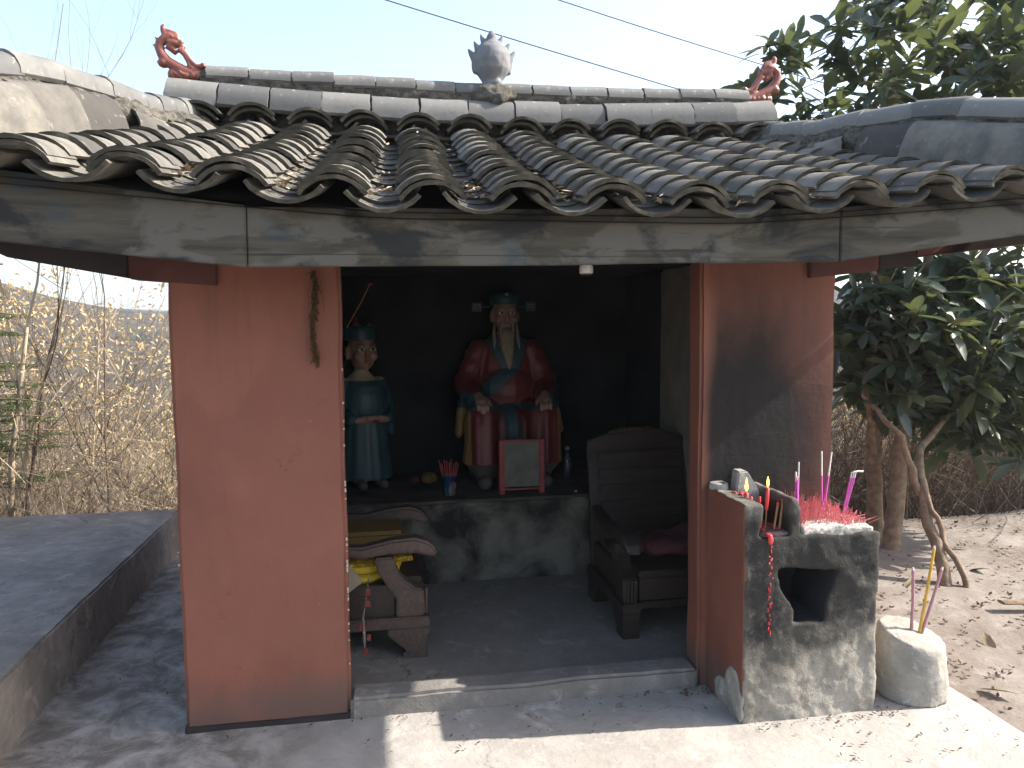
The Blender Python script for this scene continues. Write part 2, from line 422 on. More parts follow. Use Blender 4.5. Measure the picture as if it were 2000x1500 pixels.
M['twig2'] = simple('brown_twig', (.12, .085, .065), .9, .15, .4, 3, 0)
M['brush'] = simple('dry_brush', (.33, .265, .19), .95, .1, .45, 1.6, 0)
M['straw'] = simple('mossy_straw', (.075, .05, .024), .95, .1, .5, 60, 0)
M['wire'] = simple('wire', (.03, .03, .035), .7, .3, .05)
M['litter'] = simple('fallen_leaf', (.085, .05, .038), .9, .15, .5, 2.5, 0)
M['debris'] = simple('leaf_scraps', (.42, .33, .23), .9, .15, .5, 9, 0)

def mat_leaf(name, a, b, tr, gloss=.35, spec=.5, trw=.35):
    n = NT(name, gloss, spec)
    gi = n.t.nodes.new('ShaderNodeNewGeometry')
    c = n.ramp(gi.outputs['Random Per Island'], [(0, a), (.75, b), (.93, [x*1.15 for x in b]), (1, (.16, .11, .02))])
    n.col(c)
    t = n.t.nodes.new('ShaderNodeBsdfTranslucent'); n.l(n.mix(.7, c, tr), t.inputs[0])
    mx = n.t.nodes.new('ShaderNodeMixShader'); mx.inputs[0].default_value = trw
    n.l(n.b.outputs[0], mx.inputs[1]); n.l(t.outputs[0], mx.inputs[2])
    n.l(mx.outputs[0], n.t.nodes['Material Output'].inputs[0]); return n.mat
M['leaf'] = mat_leaf('evergreen_leaf', (.026, .042, .03), (.06, .08, .05), (.17, .20, .055), .34, .6, .3)
M['dryleaf'] = mat_leaf('dry_pale_leaf', (.40, .28, .14), (.58, .45, .26), (.6, .42, .2), .8, .2)
M['needle'] = mat_leaf('conifer_needle', (.05, .085, .03), (.11, .14, .05), (.18, .22, .06), .6, .3, .2)

n = NT('ground_soil', .95, .1)
c = n.mix(n.ramp(n.noise(.9, 8, .65, dist=.3), [(.38, 0), (.62, 1)]), (.15, .122, .10), (.25, .217, .188))
c = n.mix(n.ramp(n.noise(7, 8, .7), [(.5, 0), (.68, .7)]), c, (.29, .26, .228))
c = n.mix(n.ramp(n.noise(30, 5, .6), [(.62, 0), (.7, .6)]), c, (.10, .065, .05))
n.col(c); n.bump(n.noise(14, 9, .7), .5, .03); M['soil'] = n.mat
n = NT('scrub_slope', .95, .05)
c = n.mix(n.ramp(n.noise(.35, 10, .7), [(.38, 0), (.62, 1)]), (.06, .048, .034), (.125, .10, .07))
c = n.mix(n.ramp(n.noise(.09, 8, .65), [(.5, 0), (.62, .6)]), c, (.035, .04, .03))
n.col(c); n.bump(n.noise(1.2, 10, .75), 1, 1.2); M['slope'] = n.mat

# ------------------------------------------------------------------ the setting
def hz(x, y):
    """height of the land: a level shelf, a fall behind it, hills far off"""
    z = -.05
    d = max(0, y-(2.75 + .25*math.sin(x*.9)), -x-7, x-9)
    z -= min(d*.42, 5+.1*d)*min(1, d*1.2)
    r = math.hypot(x, y)
    if r > 30:
        az = math.degrees(math.atan2(x, y))
        k = min(1, (r-30)/150)
        hgt = 2.0 + 13*math.exp(-((az+34)/13)**2) + 6*math.exp(-((az-24)/15)**2) + 12*math.exp(-((az-60)/20)**2)
        hgt += 1.8*noise.noise(V((x*.02, y*.02, 0)))+.8*noise.noise(V((x*.06, y*.06, 3)))
        z = z*(1-k)+(hgt+ .02*max(0, r-180))*k if k < 1 else hgt+.02*(min(r, 700)-180)
    z += .05*noise.noise(V((x*1.3, y*1.3, 0)))*min(1, d)
    return z
vs, fs = [], []
xs = [-900, -600, -400, -300, -230, -180, -150, -125]+[-100+4*i for i in range(20)]+[-20+.8*i for i in range(50)]+[20+4*i for i in range(20)]+[105, 130, 160, 200, 260, 340, 450, 600, 900]
ys = [-60, -40, -25, -15, -10]+[-6+.5*i for i in range(44)]+[16+1.5*i for i in range(20)]+[46+4*i for i in range(40)]+[210, 235, 265, 300, 350, 420, 520, 700, 1000]
for y in ys:
    for x in xs: vs.append((x, y, hz(x, y)))
nx = len(xs)
for j in range(len(ys)-1):
    for i in range(nx-1): fs.append((j*nx+i, j*nx+i+1, (j+1)*nx+i+1, (j+1)*nx+i))
me = fast_mesh('ground', vs, fs, M['soil'], smooth=True); me.materials.append(M['slope'])
for p in me.polygons: p.material_index = 0 if (p.center.y < 3.2 and -8 < p.center.x < 10) else 1
tag(link('ground', me), kind='structure')

def slab(name, x0, x1, y0, y1, z0, z1, mat, sub=.12, jit=.008, bevel=.012, js=5, edge=None):
    o = MB().box(x0, x1, y0, y1, z0, z1).build(name, mat, sub=sub, jit=jit, bevel=bevel, jscale=js, smooth=40)
    return tag(o, kind='structure')
slab('concrete_apron', -1.6, 2.52, -4.5, 2.62, -.14, 0, M['concrete'], sub=.16, jit=.006)
slab('raised_terrace', -6.2, -1.45, -4.5, 2.76, -.3, .295, M['terrace'], sub=.10, jit=.005, bevel=.012, js=9)

# ------------------------------------------------------------------ the shrine
SH = thing('roadside_shrine', 'small red plaster shrine with a grey tiled roof and sooty interior', 'shrine', (.63, 0, 0))
def wall(name, x0, x1, y0, y1, z0, z1, mat, jit=.006, sub=.07, bevel=.014):
    return MB().box(x0, x1, y0, y1, z0, z1).build(name, mat, SH, sub=sub, jit=jit, bevel=bevel, jscale=3.5, smooth=50)
pl = wall('pier', -.79, -.137, 0, .13, .012, 2.02, M['plaster'])
MB().box(-.793, -.134, -.004, .132, -.02, .028).build('plinth_band', M['darkbeam'], pl, sub=.06, jit=.005, bevel=.006, smooth=50)
# worn paint flakes along the corner of the pier
fl = MB()
for i in range(34):
    z = rnd.choice([rnd.uniform(.45, 1.0), rnd.uniform(.2, 1.7)]); s = rnd.uniform(.0015, .0042)
    fl.box(-.1385-s*.5, -.1335, -.0035, .002, z, z+s*rnd.uniform(1, 4.5))
for i in range(4):
    z = rnd.uniform(.5, 1.2); s = rnd.uniform(.003, .008)
    fl.box(-.7935, -.789+s*.4, -.0035, .002, z, z+s*rnd.uniform(1, 2))
fl.build('paint_chip', simple('bare_plaster', (.4, .34, .29), .9, .1, .1), pl, jit=.001, jscale=60)
wall('pier', 1.40, 2.046, 0, .13, -.02, 2.02, M['plaster_soot'])
wall('side_wall', -.785, -.66, .133, 2.55, -.02, 2.02, M['plaster'])
wall('side_wall', 1.92, 2.04, .133, 2.55, -.02, 2.02, M['plaster'])
wall('back_wall', -.66, 1.92, 2.43, 2.55, -.02, 2.02, M['soot_wall'], jit=.012)
wall('inner_lining', -.658, -.60, .135, 2.428, .03, 2.0, M['soot_wall'], jit=.006)
wall('inner_lining', 1.86, 1.918, .135, 2.428, .03, 2.0, M['soot_wall'], jit=.006)
wall('leaning_board', 1.822, 1.857, .55, 1.60, .035, 1.98, M['post'], jit=.004)
wall('ceiling', -.66, 1.92, .10, 2.44, 1.985, 2.04, M['ceiling'], jit=.004)
wall('lintel', -.137, 1.40, .012, .12, 1.93, 2.015, M['darkbeam'], jit=.003)
wall('floor_slab', -.60, 1.86, .10, 2.428, -.1, .03, M['floor_in'], jit=.006, sub=.14)
wall('threshold', -.137, 1.40, -.015, .118, -.03, .088, M['thresh'], jit=.009, sub=.06, bevel=.014)
# bare patch where the paint has come off the burner side is on the burner; corbel beams under the eaves
MB().prism([(-.60, 1.80), (-.92, 1.825), (-.92, 2.0), (-.60, 2.0)], -.022, .09).build('corbel_beam', M['redwood'], SH, bevel=.006, smooth=40)
MB().prism([(-.921, 1.828), (-1.34, 1.905), (-1.47, 1.97), (-1.47, 2.06), (-.921, 2.03)], -.018, .085).build('corbel_beam', M['darkbeam'], SH, bevel=.006, smooth=40)
MB().prism([(1.90, 1.835), (2.24, 1.868), (2.24, 2.0), (1.90, 2.0)], -.022, .09).build('corbel_beam', M['redwood'], SH, bevel=.006, smooth=40)
MB().prism([(2.241, 1.87), (2.43, 1.89), (2.43, 2.05), (2.241, 2.03)], -.018, .085).build('corbel_beam', M['darkbeam'], SH, bevel=.006, smooth=40)
MB().prism([(2.431, 1.935), (2.66, 1.965), (2.66, 2.06), (2.431, 2.05)], -.012, .06).build('corbel_beam', M['redwood'], SH, bevel=.006, smooth=40)

def fascia(pb, pt, y0, y1, name='fascia_board', mt='fascia', bump=0):
    poly = pb + pt[::-1]
    MB().prism(poly, y0, y1).build(name, M[mt], SH, sub=.12, jit=.003, bevel=.004, jscale=3, smooth=40)
fascia([(-.393, 1.831), (.6, 1.843), (1.666, 1.862)], [(-.393, 2.02), (.6, 2.03), (1.666, 2.05)], -.60, -.57)
fascia([(-1.47, 1.948), (-1.108, 1.905), (-.396, 1.829)], [(-1.47, 2.15), (-1.108, 2.12), (-.396, 2.024)], -.603, -.573)
fascia([(1.669, 1.864), (2.434, 1.963), (2.70, 2.00)], [(1.669, 2.054), (2.434, 2.14), (2.70, 2.165)], -.602, -.572)
MB().box(-.39, 1.66, -.6016, -.6, 1.872, 1.8735).build('board_crack', M['black'], SH)
MB().prism([(-.6, 1.95), (2.3, 1.95), (2.3, 2.0), (-.6, 2.0)], 2.60, 2.63, 'x').build('fascia_board', M['fascia'], SH)
MB().prism([(-.6, 1.95), (2.3, 1.95), (2.3, 2.0), (-.6, 2.0)], -1.40, -1.37, 'x').build('fascia_board', M['fascia'], SH)

# roof surface
XC = .635
def surf(x, y):
    d = abs(x-XC); l = .08*max(0, d-.6)**1.1
    return 2.062 + .352*(y+.68) + .018*math.sin(math.pi*min(1, max(0, (y+.68)/1.5)))*-1 + l*max(0, 1-(y+.68)/1.55)
def grid(fn, us, vs_):
    pv = [fn(u, q) for q in vs_ for u in us]; n_ = len(us)
    return pv, [(j*n_+i, j*n_+i+1, (j+1)*n_+i+1, (j+1)*n_+i) for j in range(len(vs_)-1) for i in range(n_-1)]
def hipx(y, sgn): return (-.85-.324*(1-y)) if sgn < 0 else (2.12+.324*(1-y))
mb = MB()
us = [i/30 for i in range(31)]; vv = [-.62+.1*i for i in range(15)]
def sheath(dz):
    def fn(u, y):
        x = hipx(y, -1)*(1-u)+hipx(y, 1)*u; return V((x, y, surf(x, y)-dz))
    return fn
pv, pf = grid(sheath(.075), us, vv); mb.add(pv, pf)
pv, pf = grid(sheath(.095), us, vv); mb.add(pv, [f[::-1] for f in pf])
# side slopes below the hips and the slope behind the ridge
for sgn, xe in ((-1, -1.46), (1, 2.74)):
    def fn(u, y, sgn=sgn, xe=xe):
        yy = y; xh = hipx(min(yy, 2-yy), sgn); x = xh*(1-u)+xe*u
        return V((x, yy, surf(xh, min(yy, 2-yy))-.06-(abs(x-xh))*.55 + .012*math.cos(yy*2*math.pi/.3)))
    pv, pf = grid(fn, [0, .25, .5, .75, 1], [-.62+.05*i for i in range(66)]); mb.add(pv, pf)
ROOF = mb.build('roof', M['darkbeam'], SH, smooth=60)
mb = MB()
def fn(u, y):
    yy = 2-y; x = hipx(y, -1)*(1-u)+hipx(y, 1)*u
    return V((x, yy, surf(x, y)-.01+.04*math.cos((x-.05)*2*math.pi/.28)))
pv, pf = grid(fn, [i/110 for i in range(111)], [-.7+.1*i for i in range(16)]); mb.add(pv, pf)
mb.build('rear_slope', M['tile'], ROOF, smooth=60)

def tile_mesh(name, r, half, length, th, taper=.96, n=9, up=True, seed=0, chip=.004):
    q = random.Random(seed); mb = MB(); vs = []
    for j, yy in enumerate((0, length*.5, length)):
        k = 1-(1-taper)*yy/length
        for lay in (0, 1):
            for i in range(n+1):
                a = -half+2*half*i/n; rr = (r-(th if lay else 0))*k
                p = V((rr*math.sin(a), yy, rr*math.cos(a)-r*math.cos(half)))
                if j == 0: p.y += q.uniform(-chip, chip)+ (0.0)
                if j != 1: p.z += q.uniform(-.0012, .0012)
                if not up: p.z = -p.z
                vs.append(p)
    W = n+1
    idx = lambda j, l, i: (j*2+l)*W+i
    fs = []
    for j in (0, 1):
        for i in range(n):
            fs.append((idx(j, 0, i), idx(j, 0, i+1), idx(j+1, 0, i+1), idx(j+1, 0, i)))
            fs.append((idx(j, 1, i+1), idx(j, 1, i), idx(j+1, 1, i), idx(j+1, 1, i+1)))
        for i, o_ in ((0, 1), (n, -1)):
            fs.append((idx(j, 0, i), idx(j+1, 0, i), idx(j+1, 1, i), idx(j, 1, i)))
    for j in (0, 2):
        for i in range(n): fs.append((idx(j, 0, i), idx(j, 1, i), idx(j, 1, i+1), idx(j, 0, i+1)))
    mb.add(vs, fs)
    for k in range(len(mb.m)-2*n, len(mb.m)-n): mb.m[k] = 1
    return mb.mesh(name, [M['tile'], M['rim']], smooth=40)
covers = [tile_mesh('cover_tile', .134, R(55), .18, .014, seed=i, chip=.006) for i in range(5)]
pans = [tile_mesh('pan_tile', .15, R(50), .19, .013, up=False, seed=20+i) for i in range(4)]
def frame(t, nrm):
    t = t.normalized(); x = t.cross(nrm).normalized(); z = x.cross(t)
    return Matrix((x, t, z)).transposed()
def put(name, me, p, rot, parent, sc=1):
    o = bpy.data.objects.new(name, me); C.objects.link(o); o.parent = parent
    o.location = V(p)-off(parent); o.rotation_euler = rot.to_euler(); o.scale = (sc,)*3; return o
def col_x(xb, v): return XC+(xb-XC)*(1-.115*v)
colx = [.18+.301*i for i in range(-6, 9)]
NR = 12
def place_col(xb, cover):
    ph = rnd.uniform(-.3, .3)
    for j in range(NR):
        v = (j+ (ph*.12 if 0 < j else 0))/NR; y = -.70+v*1.50+rnd.uniform(-.006, .006)
        x = col_x(xb, v); x2 = col_x(xb, v+.1)
        if x < hipx(y, -1)+.02 or x > hipx(y, 1)-.02: continue
        z = surf(x, y); p = V((x, y, z)); p2 = V((x2, y+.15, surf(x2, y+.15)))
        f = frame(p2-p, V((0, -.33, 1)))
        tilt = Matrix.Rotation(R(-5.5+rnd.uniform(-1.8, 1.8)), 3, 'X') @ Matrix.Rotation(R(rnd.uniform(-2.4, 2.4)), 3, 'Z') @ Matrix.Rotation(R(rnd.uniform(-2.5, 2.5)), 3, 'Y')
        if cover:
            me = rnd.choice(covers); put('cover_tile', me, p+V((rnd.uniform(-.007, .007), 0, .002+rnd.uniform(0, .006))), f @ tilt, ROOF, rnd.uniform(.96, 1.05))
            if j == 0: put('cover_tile', rnd.choice(covers), p+V((rnd.uniform(-.008, .008), -.006, -.014)), f @ tilt, ROOF, 1.0)
        else:
            put('pan_tile', rnd.choice(pans), p+V((rnd.uniform(-.006, .006), -.015, -.006)), f @ tilt, ROOF, 1.05)
for xb in colx: place_col(xb, True)
for xb in colx: place_col(xb+.15, False)
# the raised course right under the ridge
for i, xb in enumerate([XC+(xb-XC)*.885 for xb in colx]+[XC+(xb+.15-XC)*.885 for xb in colx]):
    if not -.86 < xb < 2.12: continue
    cov = i < len(colx); y = .80
    z = 2.625+.018*((xb-XC)/1.4)**2+rnd.uniform(-.006, .006)
    for k in (range(2) if cov else range(1)):
        f = Matrix.Rotation(R(9+rnd.uniform(-3, 3)), 3, 'X') @ Matrix.Rotation(R(rnd.uniform(-5, 5)), 3, 'Y')
        put('cover_tile' if cov else 'pan_tile', rnd.choice(covers if cov else pans), (xb+rnd.uniform(-.012, .012), y+k*.03, z+(.024-.02*k if cov else 0.0)), f, ROOF, 1.0)

# ridge
def rz(x): return .055*((x-XC)/1.6)**2
def cap_mesh(name, r, h, length, th, n=10, seed=0, mat='ridge', skirt=.03):
    q = random.Random(seed); prof = []
    prof.append((-r*1.02, -skirt))
    for i in range(n+1):
        a = -math.pi/2+math.pi*i/n; prof.append((r*math.sin(a), h*math.cos(a)))
    prof.append((r*1.02, -skirt))
    inn = [(x*(1-th/r), z-th*.8) for x, z in prof]
    mb = MB(); vs = []; W = len(prof)
    for x_ in (0, length*.33, length*.66, length):
        k = 1+.03*(x_/length-.5)
        for pr in (prof, inn):
            for (a, b) in pr: vs.append(V((x_ + q.uniform(-.004, .004)*(x_ in (0, length)), a*k, b*k+q.uniform(-.0015, .0015))))
    fs = []; idx = lambda j, l, i: (j*2+l)*W+i
    for j in range(3):
        for i in range(W-1):
            fs.append((idx(j, 0, i), idx(j, 0, i+1), idx(j+1, 0, i+1), idx(j+1, 0, i)))
            fs.append((idx(j, 1, i+1), idx(j, 1, i), idx(j+1, 1, i), idx(j+1, 1, i+1)))
        for i in (0, W-1): fs.append((idx(j, 0, i), idx(j+1, 0, i), idx(j+1, 1, i), idx(j, 1, i)))
    for j in (0, 3):
        for i in range(W-1): fs.append((idx(j, 0, i), idx(j, 1, i), idx(j, 1, i+1), idx(j, 0, i+1)))
    mb.add(vs, fs); return mb.mesh(name, M[mat], smooth=50)
low = [cap_mesh('ridge_saddle_tile', .128, .105, .241, .014, seed=i, skirt=.035) for i in range(4)]
upc = [cap_mesh('ridge_cap_tile', .062, .052, .199, .012, seed=10+i, skirt=.012) for i in range(4)]
x = -.985
while x < 2.1:
    put('ridge_saddle_tile', rnd.choice(low), (x, 1.0+rnd.uniform(-.010, .010), 2.725+rz(x+.12)+rnd.uniform(-.004, .004)), Matrix.Rotation(R(rnd.uniform(-.9, .9)-math.degrees(math.atan(.11/1.6*(x-XC)/1.6))), 3, 'Y') @ Matrix.Rotation(R(rnd.uniform(-1.6, 1.6)), 3, 'X'), ROOF, rnd.uniform(.97, 1.02))
    x += .2475
x = -.80
while x < 1.9:
    if not (.50 < x < .60): put('ridge_cap_tile', rnd.choice(upc), (x, 1.0+rnd.uniform(-.004, .004), 2.868+rz(x+.1)*.7+rnd.uniform(-.003, .003)), Matrix.Rotation(R(rnd.uniform(-1, 1)), 3, 'Y'), ROOF, rnd.uniform(.98, 1.02))
    x += .207
def lump(co, s=9, a=.012): return V((noise.noise(co*s), noise.noise(co*s+V((5, 1, 2))), noise.noise(co*s+V((1, 7, 3)))))*a + noise.noise_vector(co*34)*a*.6
mb = MB()
mb.tube([(XC+(i/20-.5)*2.84, 1.0, 2.842+rz(XC+(i/20-.5)*2.84)*.8) for i in range(21)], [.055]*21, 10)
mb.tube([(XC+(i/20-.5)*3.1, 1.0, 2.735+rz(XC+(i/20-.5)*3.1)) for i in range(21)], [.078]*21, 10)
mb.tube([(XC+(i/20-.5)*3.1, 1.0, 2.59+rz(XC+(i/20-.5)*3.1)*.5) for i in range(21)], [.05]*21, 10)
for a_, b_ in ((-.95, -.38), (-.33, -.09), (-.02, .22), (.28, .52), (.56, .80), (.83, 1.33), (1.36, 2.2)):
    for k_ in range(2): mb.tube([(a_+(b_-a_)*i/4, 1.0+.02*k_, 2.60+.05*k_+rz(a_)*.5) for i in range(5)], [.04]*5, 8)
mb.ell((.64, .965, 2.85), (.13, .07, .055)); mb.ell((.655, .92, 2.825), (.05, .04, .04)); mb.ell((-.79, 1, 2.885), (.05, .05, .045)); mb.ell((2.05, 1, 2.885), (.05, .05, .045))
finish(remesh(mb, .012, 2), 'ridge_mortar', M['mortar'], ROOF, vfn=lambda c, nn: c+lump(c, 11, .013))

# hips: a mortar body with plates on its flank and half round caps along the top
HZ = [(.98, 2.765), (.75, 2.712), (.52, 2.665), (.30, 2.655), (.10, 2.640), (-.08, 2.612), (-.22, 2.583), (-.44, 2.52), (-.62, 2.485), (-.76, 2.475)]
def hip(sgn):
    pts = [V((hipx(y, sgn), y, z)) for y, z in HZ]
    def at(t):
        t = min(max(t, 0), .9999)*(len(pts)-1); i = int(t); return pts[i].lerp(pts[i+1], t-i)
    mb = MB()
    body = [at(i/24) for i in range(25)]
    mb.tube([p+V((0, 0, -.075)) for p in body], [.062]*25, 10)
    mb.tube([p+V((-sgn*.02, 0, -.16)) for p in body], [.085]*25, 10)
    for i in range(9):
        p = at(.04+i*.035); mb.ell(p+V((-sgn*.07, -.03, -.13)), (.05, .05, .06))
    finish(remesh(mb, .014, 2), 'hip_mortar', M['mortar'], ROOF, vfn=lambda c, nn: c+lump(c, 9, .016))
    L = sum((pts[i+1]-pts[i]).length for i in range(len(pts)-1))
    t = 0.0; k = 0
    lens = [.085, .085, .085, .09, .10, .2, .28, .28, .28, .28]
    for ln in lens:
        t1 = t+ln/L
        if t > .985: break
        a, b = at(t), at(min(1, t1)); d = (b-a)
        f = frame(d, V((0, 0, 1)))
        me = cap_mesh('hip_cap_tile', .076, .062, max(d.length*1.06, .05), .013, seed=k+40, skirt=.02)
        # the cap runs along its own x: turn x onto the hip
        xx = d.normalized(); zz = (V((0, 0, 1))-xx*xx.z).normalized(); yy = zz.cross(xx)
        o = put('hip_cap_tile', me, a+V((0, 0, -.062+.006*(k % 2))), Matrix((xx, yy, zz)).transposed(), ROOF)
        t = t1; k += 1
    # flank plates: curved slabs leaning on the mortar, on both sides
    for side in (-sgn, sgn):
        t = .40; k = 0
        while t < .97:
            a, b = at(t), at(min(1, t+.30/L)); d = b-a; xx = d.normalized()
            out = V((side, 0, 0)); out = (out-xx*out.dot(xx)).normalized(); up = V((0, 0, 1)); up = (up-xx*up.dot(xx)).normalized()
            vs = []; n_ = 6; th = .014
            for j in range(5):
                for lay in (0, 1):
                    for i in range(n_+1):
                        s = i/n_; o_ = .075+.085*math.sin(s*1.35) - lay*th; hgt = -.095-.155*s*s-.02*s - lay*th*.5
                        vs.append(a+d*(1.02*j/4)+out*(o_+.022*(1-j/4))+up*(hgt+.006*math.sin(k*2.1)))
            fs = []; W = n_+1; idx = lambda j, l, i: (j*2+l)*W+i
            for j in range(4):
                for i in range(n_):
                    fs += [(idx(j, 0, i), idx(j, 0, i+1), idx(j+1, 0, i+1), idx(j+1, 0, i)), (idx(j, 1, i+1), idx(j, 1, i), idx(j+1, 1, i), idx(j+1, 1, i+1))]
                for i in (0, n_): fs.append((idx(j, 0, i), idx(j+1, 0, i), idx(j+1, 1, i), idx(j, 1, i)))
            for j in (0, 4):
                for i in range(n_): fs.append((idx(j, 0, i), idx(j, 1, i), idx(j, 1, i+1), idx(j, 0, i+1)))
            q = MB(); q.add(vs, fs); q.build('hip_flank_tile', M['tile'], ROOF, smooth=50, jit=.003, jscale=14)
            t += .27/L; k += 1
        # short slanting pieces at the upper end
        for i in range(5):
            p = at(.06+i*.06); f = Matrix.Rotation(R(side*38), 3, 'Y') @ Matrix.Rotation(R(side*-38), 3, 'Z') @ Matrix.Rotation(R(18), 3, 'X')
            put('cover_tile', rnd.choice(covers), p+V((side*.085, -.10, -.17)), f, ROOF, .75)
hip(-1); hip(1)

# leaf scraps caught in the pans
vs, fs = [], []
for i in range(560):
    cx = rnd.choice(colx[3:11])+.15+rnd.gauss(0, .022) if rnd.random() < .8 else rnd.choice(colx[3:11])+.08
    v = rnd.choice([rnd.uniform(0, .12), rnd.uniform(0, .25), rnd.uniform(0, .95)]); y = -.69+v*1.45; xx = col_x(cx, v); z = surf(xx, y)-.015+rnd.uniform(0, .022)
    a = rnd.uniform(0, 6.28); s = rnd.uniform(.006, .02); e = V((math.cos(a), math.sin(a)*.9, rnd.uniform(-.3, .5)))*s; g = V((-math.sin(a), math.cos(a), rnd.uniform(-.4, .4)))*s*.45
    c0 = V((xx, y, z)); b = len(vs); vs += [c0-e, c0+g, c0+e, c0-g]; fs.append((b, b+1, b+2, b+3))
link('leaf_scraps', fast_mesh('leaf_scraps', vs, fs, M['debris'], off(ROOF)), ROOF, 'stuff')

# dragons at the ridge ends
def dragon(mirror):
    Q = lambda zx, zy, d=0: V(((-.985+(zx-560)*.000262) if not mirror else (2.245-(zx-560)*.000262), 1.0+d, 2.868+.01*mirror+(1270-zy)*.000255))
    k = .000262; mb = MB()
    def tb(pp, rr, d=0, fl=1): mb.tube([Q(*p, d) for p in pp], [r*k for r in rr], 10)
    tb([(1180, 1180), (1000, 1150), (840, 1100), (680, 1020), (540, 930), (440, 800), (400, 680), (420, 580), (500, 510), (600, 500)], [95, 100, 105, 105, 100, 90, 85, 90, 95, 100])
    for zx in (640, 760, 880, 1000, 1090): mb.ell(Q(zx, 1190), (95*k, .03, 90*k))
    mb.ell(Q(620, 1180), (90*k, .03, 110*k)); mb.ell(Q(470, 960), (110*k, .03, 90*k))
    tb([(500, 480), (600, 470), (700, 480), (765, 450)], [85, 95, 80, 55])
    tb([(520, 430), (485, 340), (480, 280), (515, 235)], [62, 55, 48, 34]); tb([(500, 400), (560, 350), (640, 380), (720, 410)], [45, 45, 48, 48])
    tb([(560, 560), (680, 570), (790, 610), (860, 660)], [95, 85, 62, 36]); mb.ell(Q(800, 560), (55*k, .02, 45*k)); mb.ell(Q(740, 500), (50*k, .02, 40*k))
    tb([(560, 620), (640, 700), (710, 770)], [80, 62, 48]); mb.ell(Q(680, 720), (40*k, .02, 48*k))
    for d in (-.014, .014):
        tb([(760, 690), (840, 780), (900, 900), (940, 1010), (1010, 1060)], [42, 38, 34, 34, 40], d)
        tb([(810, 690), (900, 800), (980, 920), (1060, 1000), (1150, 1010), (1210, 970)], [36, 36, 34, 36, 46, 58], d)
    mb.ell(Q(1190, 990), (75*k, .022, 65*k)); mb.ell(Q(1000, 1080), (130*k, .022, 40*k))
    for p, q_ in (((400, 540), (335, 480)), ((360, 650), (285, 625)), ((430, 900), (345, 950))): mb.cap(Q(*p), Q(*q_), 50*k, 12*k, 8)
    for d in (-.02, .02): mb.ell(Q(645, 470, d), (28*k, .008, 24*k))
    for i, (a, b) in enumerate((((760, 1120), (880, 1210)), ((660, 1130), (760, 1220)))):
        mb.tube([Q(*a, -.028), Q((a[0]+b[0])/2-20, (a[1]+b[1])/2, -.033), Q(*b, -.028)], [10*k, 16*k, 10*k], 6)
    o = finish(remesh(mb, .0045, 2, .45), 'dragon_ornament', M['terracotta'], SH)
    return o
dragon(0); dragon(1)
# flaming pearl finial
mb = MB()
mb.lathe([(.045, 2.84), (.052, 2.87), (.054, 2.90), (.046, 2.925), (.058, 2.945), (.082, 2.985), (.089, 3.03), (.086, 3.06), (.074, 3.095), (.052, 3.12), (.028, 3.14), (.022, 3.165), (.008, 3.195)], (.64, 1, 0), 24, 1.12, 1.12)
mb.ell((.66, .965, 2.905), (.035, .035, .03))
for sx_ in (-1, 1):
    for (bx, bz, tx, tz, r_) in ((.072, 3.02, .124, 3.092, .042), (.062, 3.075, .094, 3.132, .031), (.036, 3.11, .057, 3.170, .027), (.085, 2.99, .108, 3.05, .026)):
        mb.cap((.64+sx_*bx, 1, bz), (.64+sx_*tx, 1, tz), r_, .006, 8)
finish(remesh(mb, .0055, 1, .4), 'flame_finial', M['pottery'], SH, vfn=lambda c, nn: c+noise.noise_vector(c*30)*.003)

# straw hanging from the eave over the pier
ST = thing('mossy_straw', 'dry mossy straw strand hanging against the red pier', 'straw', (-.235, -.02, 1.83))
mb = MB()
for i in range(260):
    z = rnd.uniform(1.50, 1.86); x0 = -.242+.008*math.sin(z*22)+rnd.gauss(0, .004)+.004*(z-1.5)/.3
    p = V((x0, -.02+rnd.gauss(0, .004), z)); mb.tube([p, p+V((rnd.gauss(0, .008), rnd.gauss(0, .004), -rnd.uniform(.01, .05)))], rnd.uniform(.001, .003), 3)
mb.build('strand', M['straw'], ST)
mb = MB()
for dx in (-.022, .006, .03): mb.tube([(-.235+dx*.5, -.018, 1.87), (-.235+dx, -.02, 1.78), (-.235+dx*1.2, -.02, 1.73-abs(dx))], .0009, 3)
mb.build('loose_stalk', M['straw'], ST)

# ------------------------------------------------------------------ the burner in front of the pier
FU = thing('incense_burner', 'concrete incense burner with soot-black mouth and red painted side', 'burner', (1.74, -.18, 0))
mb = MB()
mth = [(1.591, .636), (1.866, .624), (1.845, .56), (1.812, .505), (1.803, .405), (1.664, .405), (1.66, .46), (1.635, .51), (1.605, .565)]
x0, x1, y0, y1 = 1.442, 2.045, -.352, .03
mb.prism([(x0, -.02), (1.664, -.02), (1.664, .405), (1.66, .46), (1.635, .51), (1.605, .565), (1.591, .636), (1.591, .77), (x0, .77)], y0, y1)
mb.prism([(1.803, -.02), (x1, -.02), (x1, .765), (1.866, .765), (1.866, .624), (1.845, .56), (1.812, .505), (1.803, .405)], y0, y1)
mb.box(1.66, 1.81, y0, y1, -.02, .405)
mb.prism([(1.585, .64), (1.87, .624), (1.87, .768), (1.585, .772)], y0, y1)
mb.box(1.55, 1.9, -.07, y1, .3, .7)
mb.prism([(x0, .7), (1.475, .7), (1.515, .80), (1.53, .86), (1.525, .905), (x0, .912)], y0+.005, y1)
mb.prism([(1.645, .7), (1.695, .7), (1.69, .86), (1.675, .925), (1.648, .925), (1.645, .85)], y0+.01, y1)
me = remesh(mb, .0085, 3, .5)
def fmat(c, nn): return 1 if (c.x < 1.452 and nn.x < -.6) else (2 if (1.57 < c.x < 1.89 and .38 < c.z < .66 and c.y > -.338) else 0)
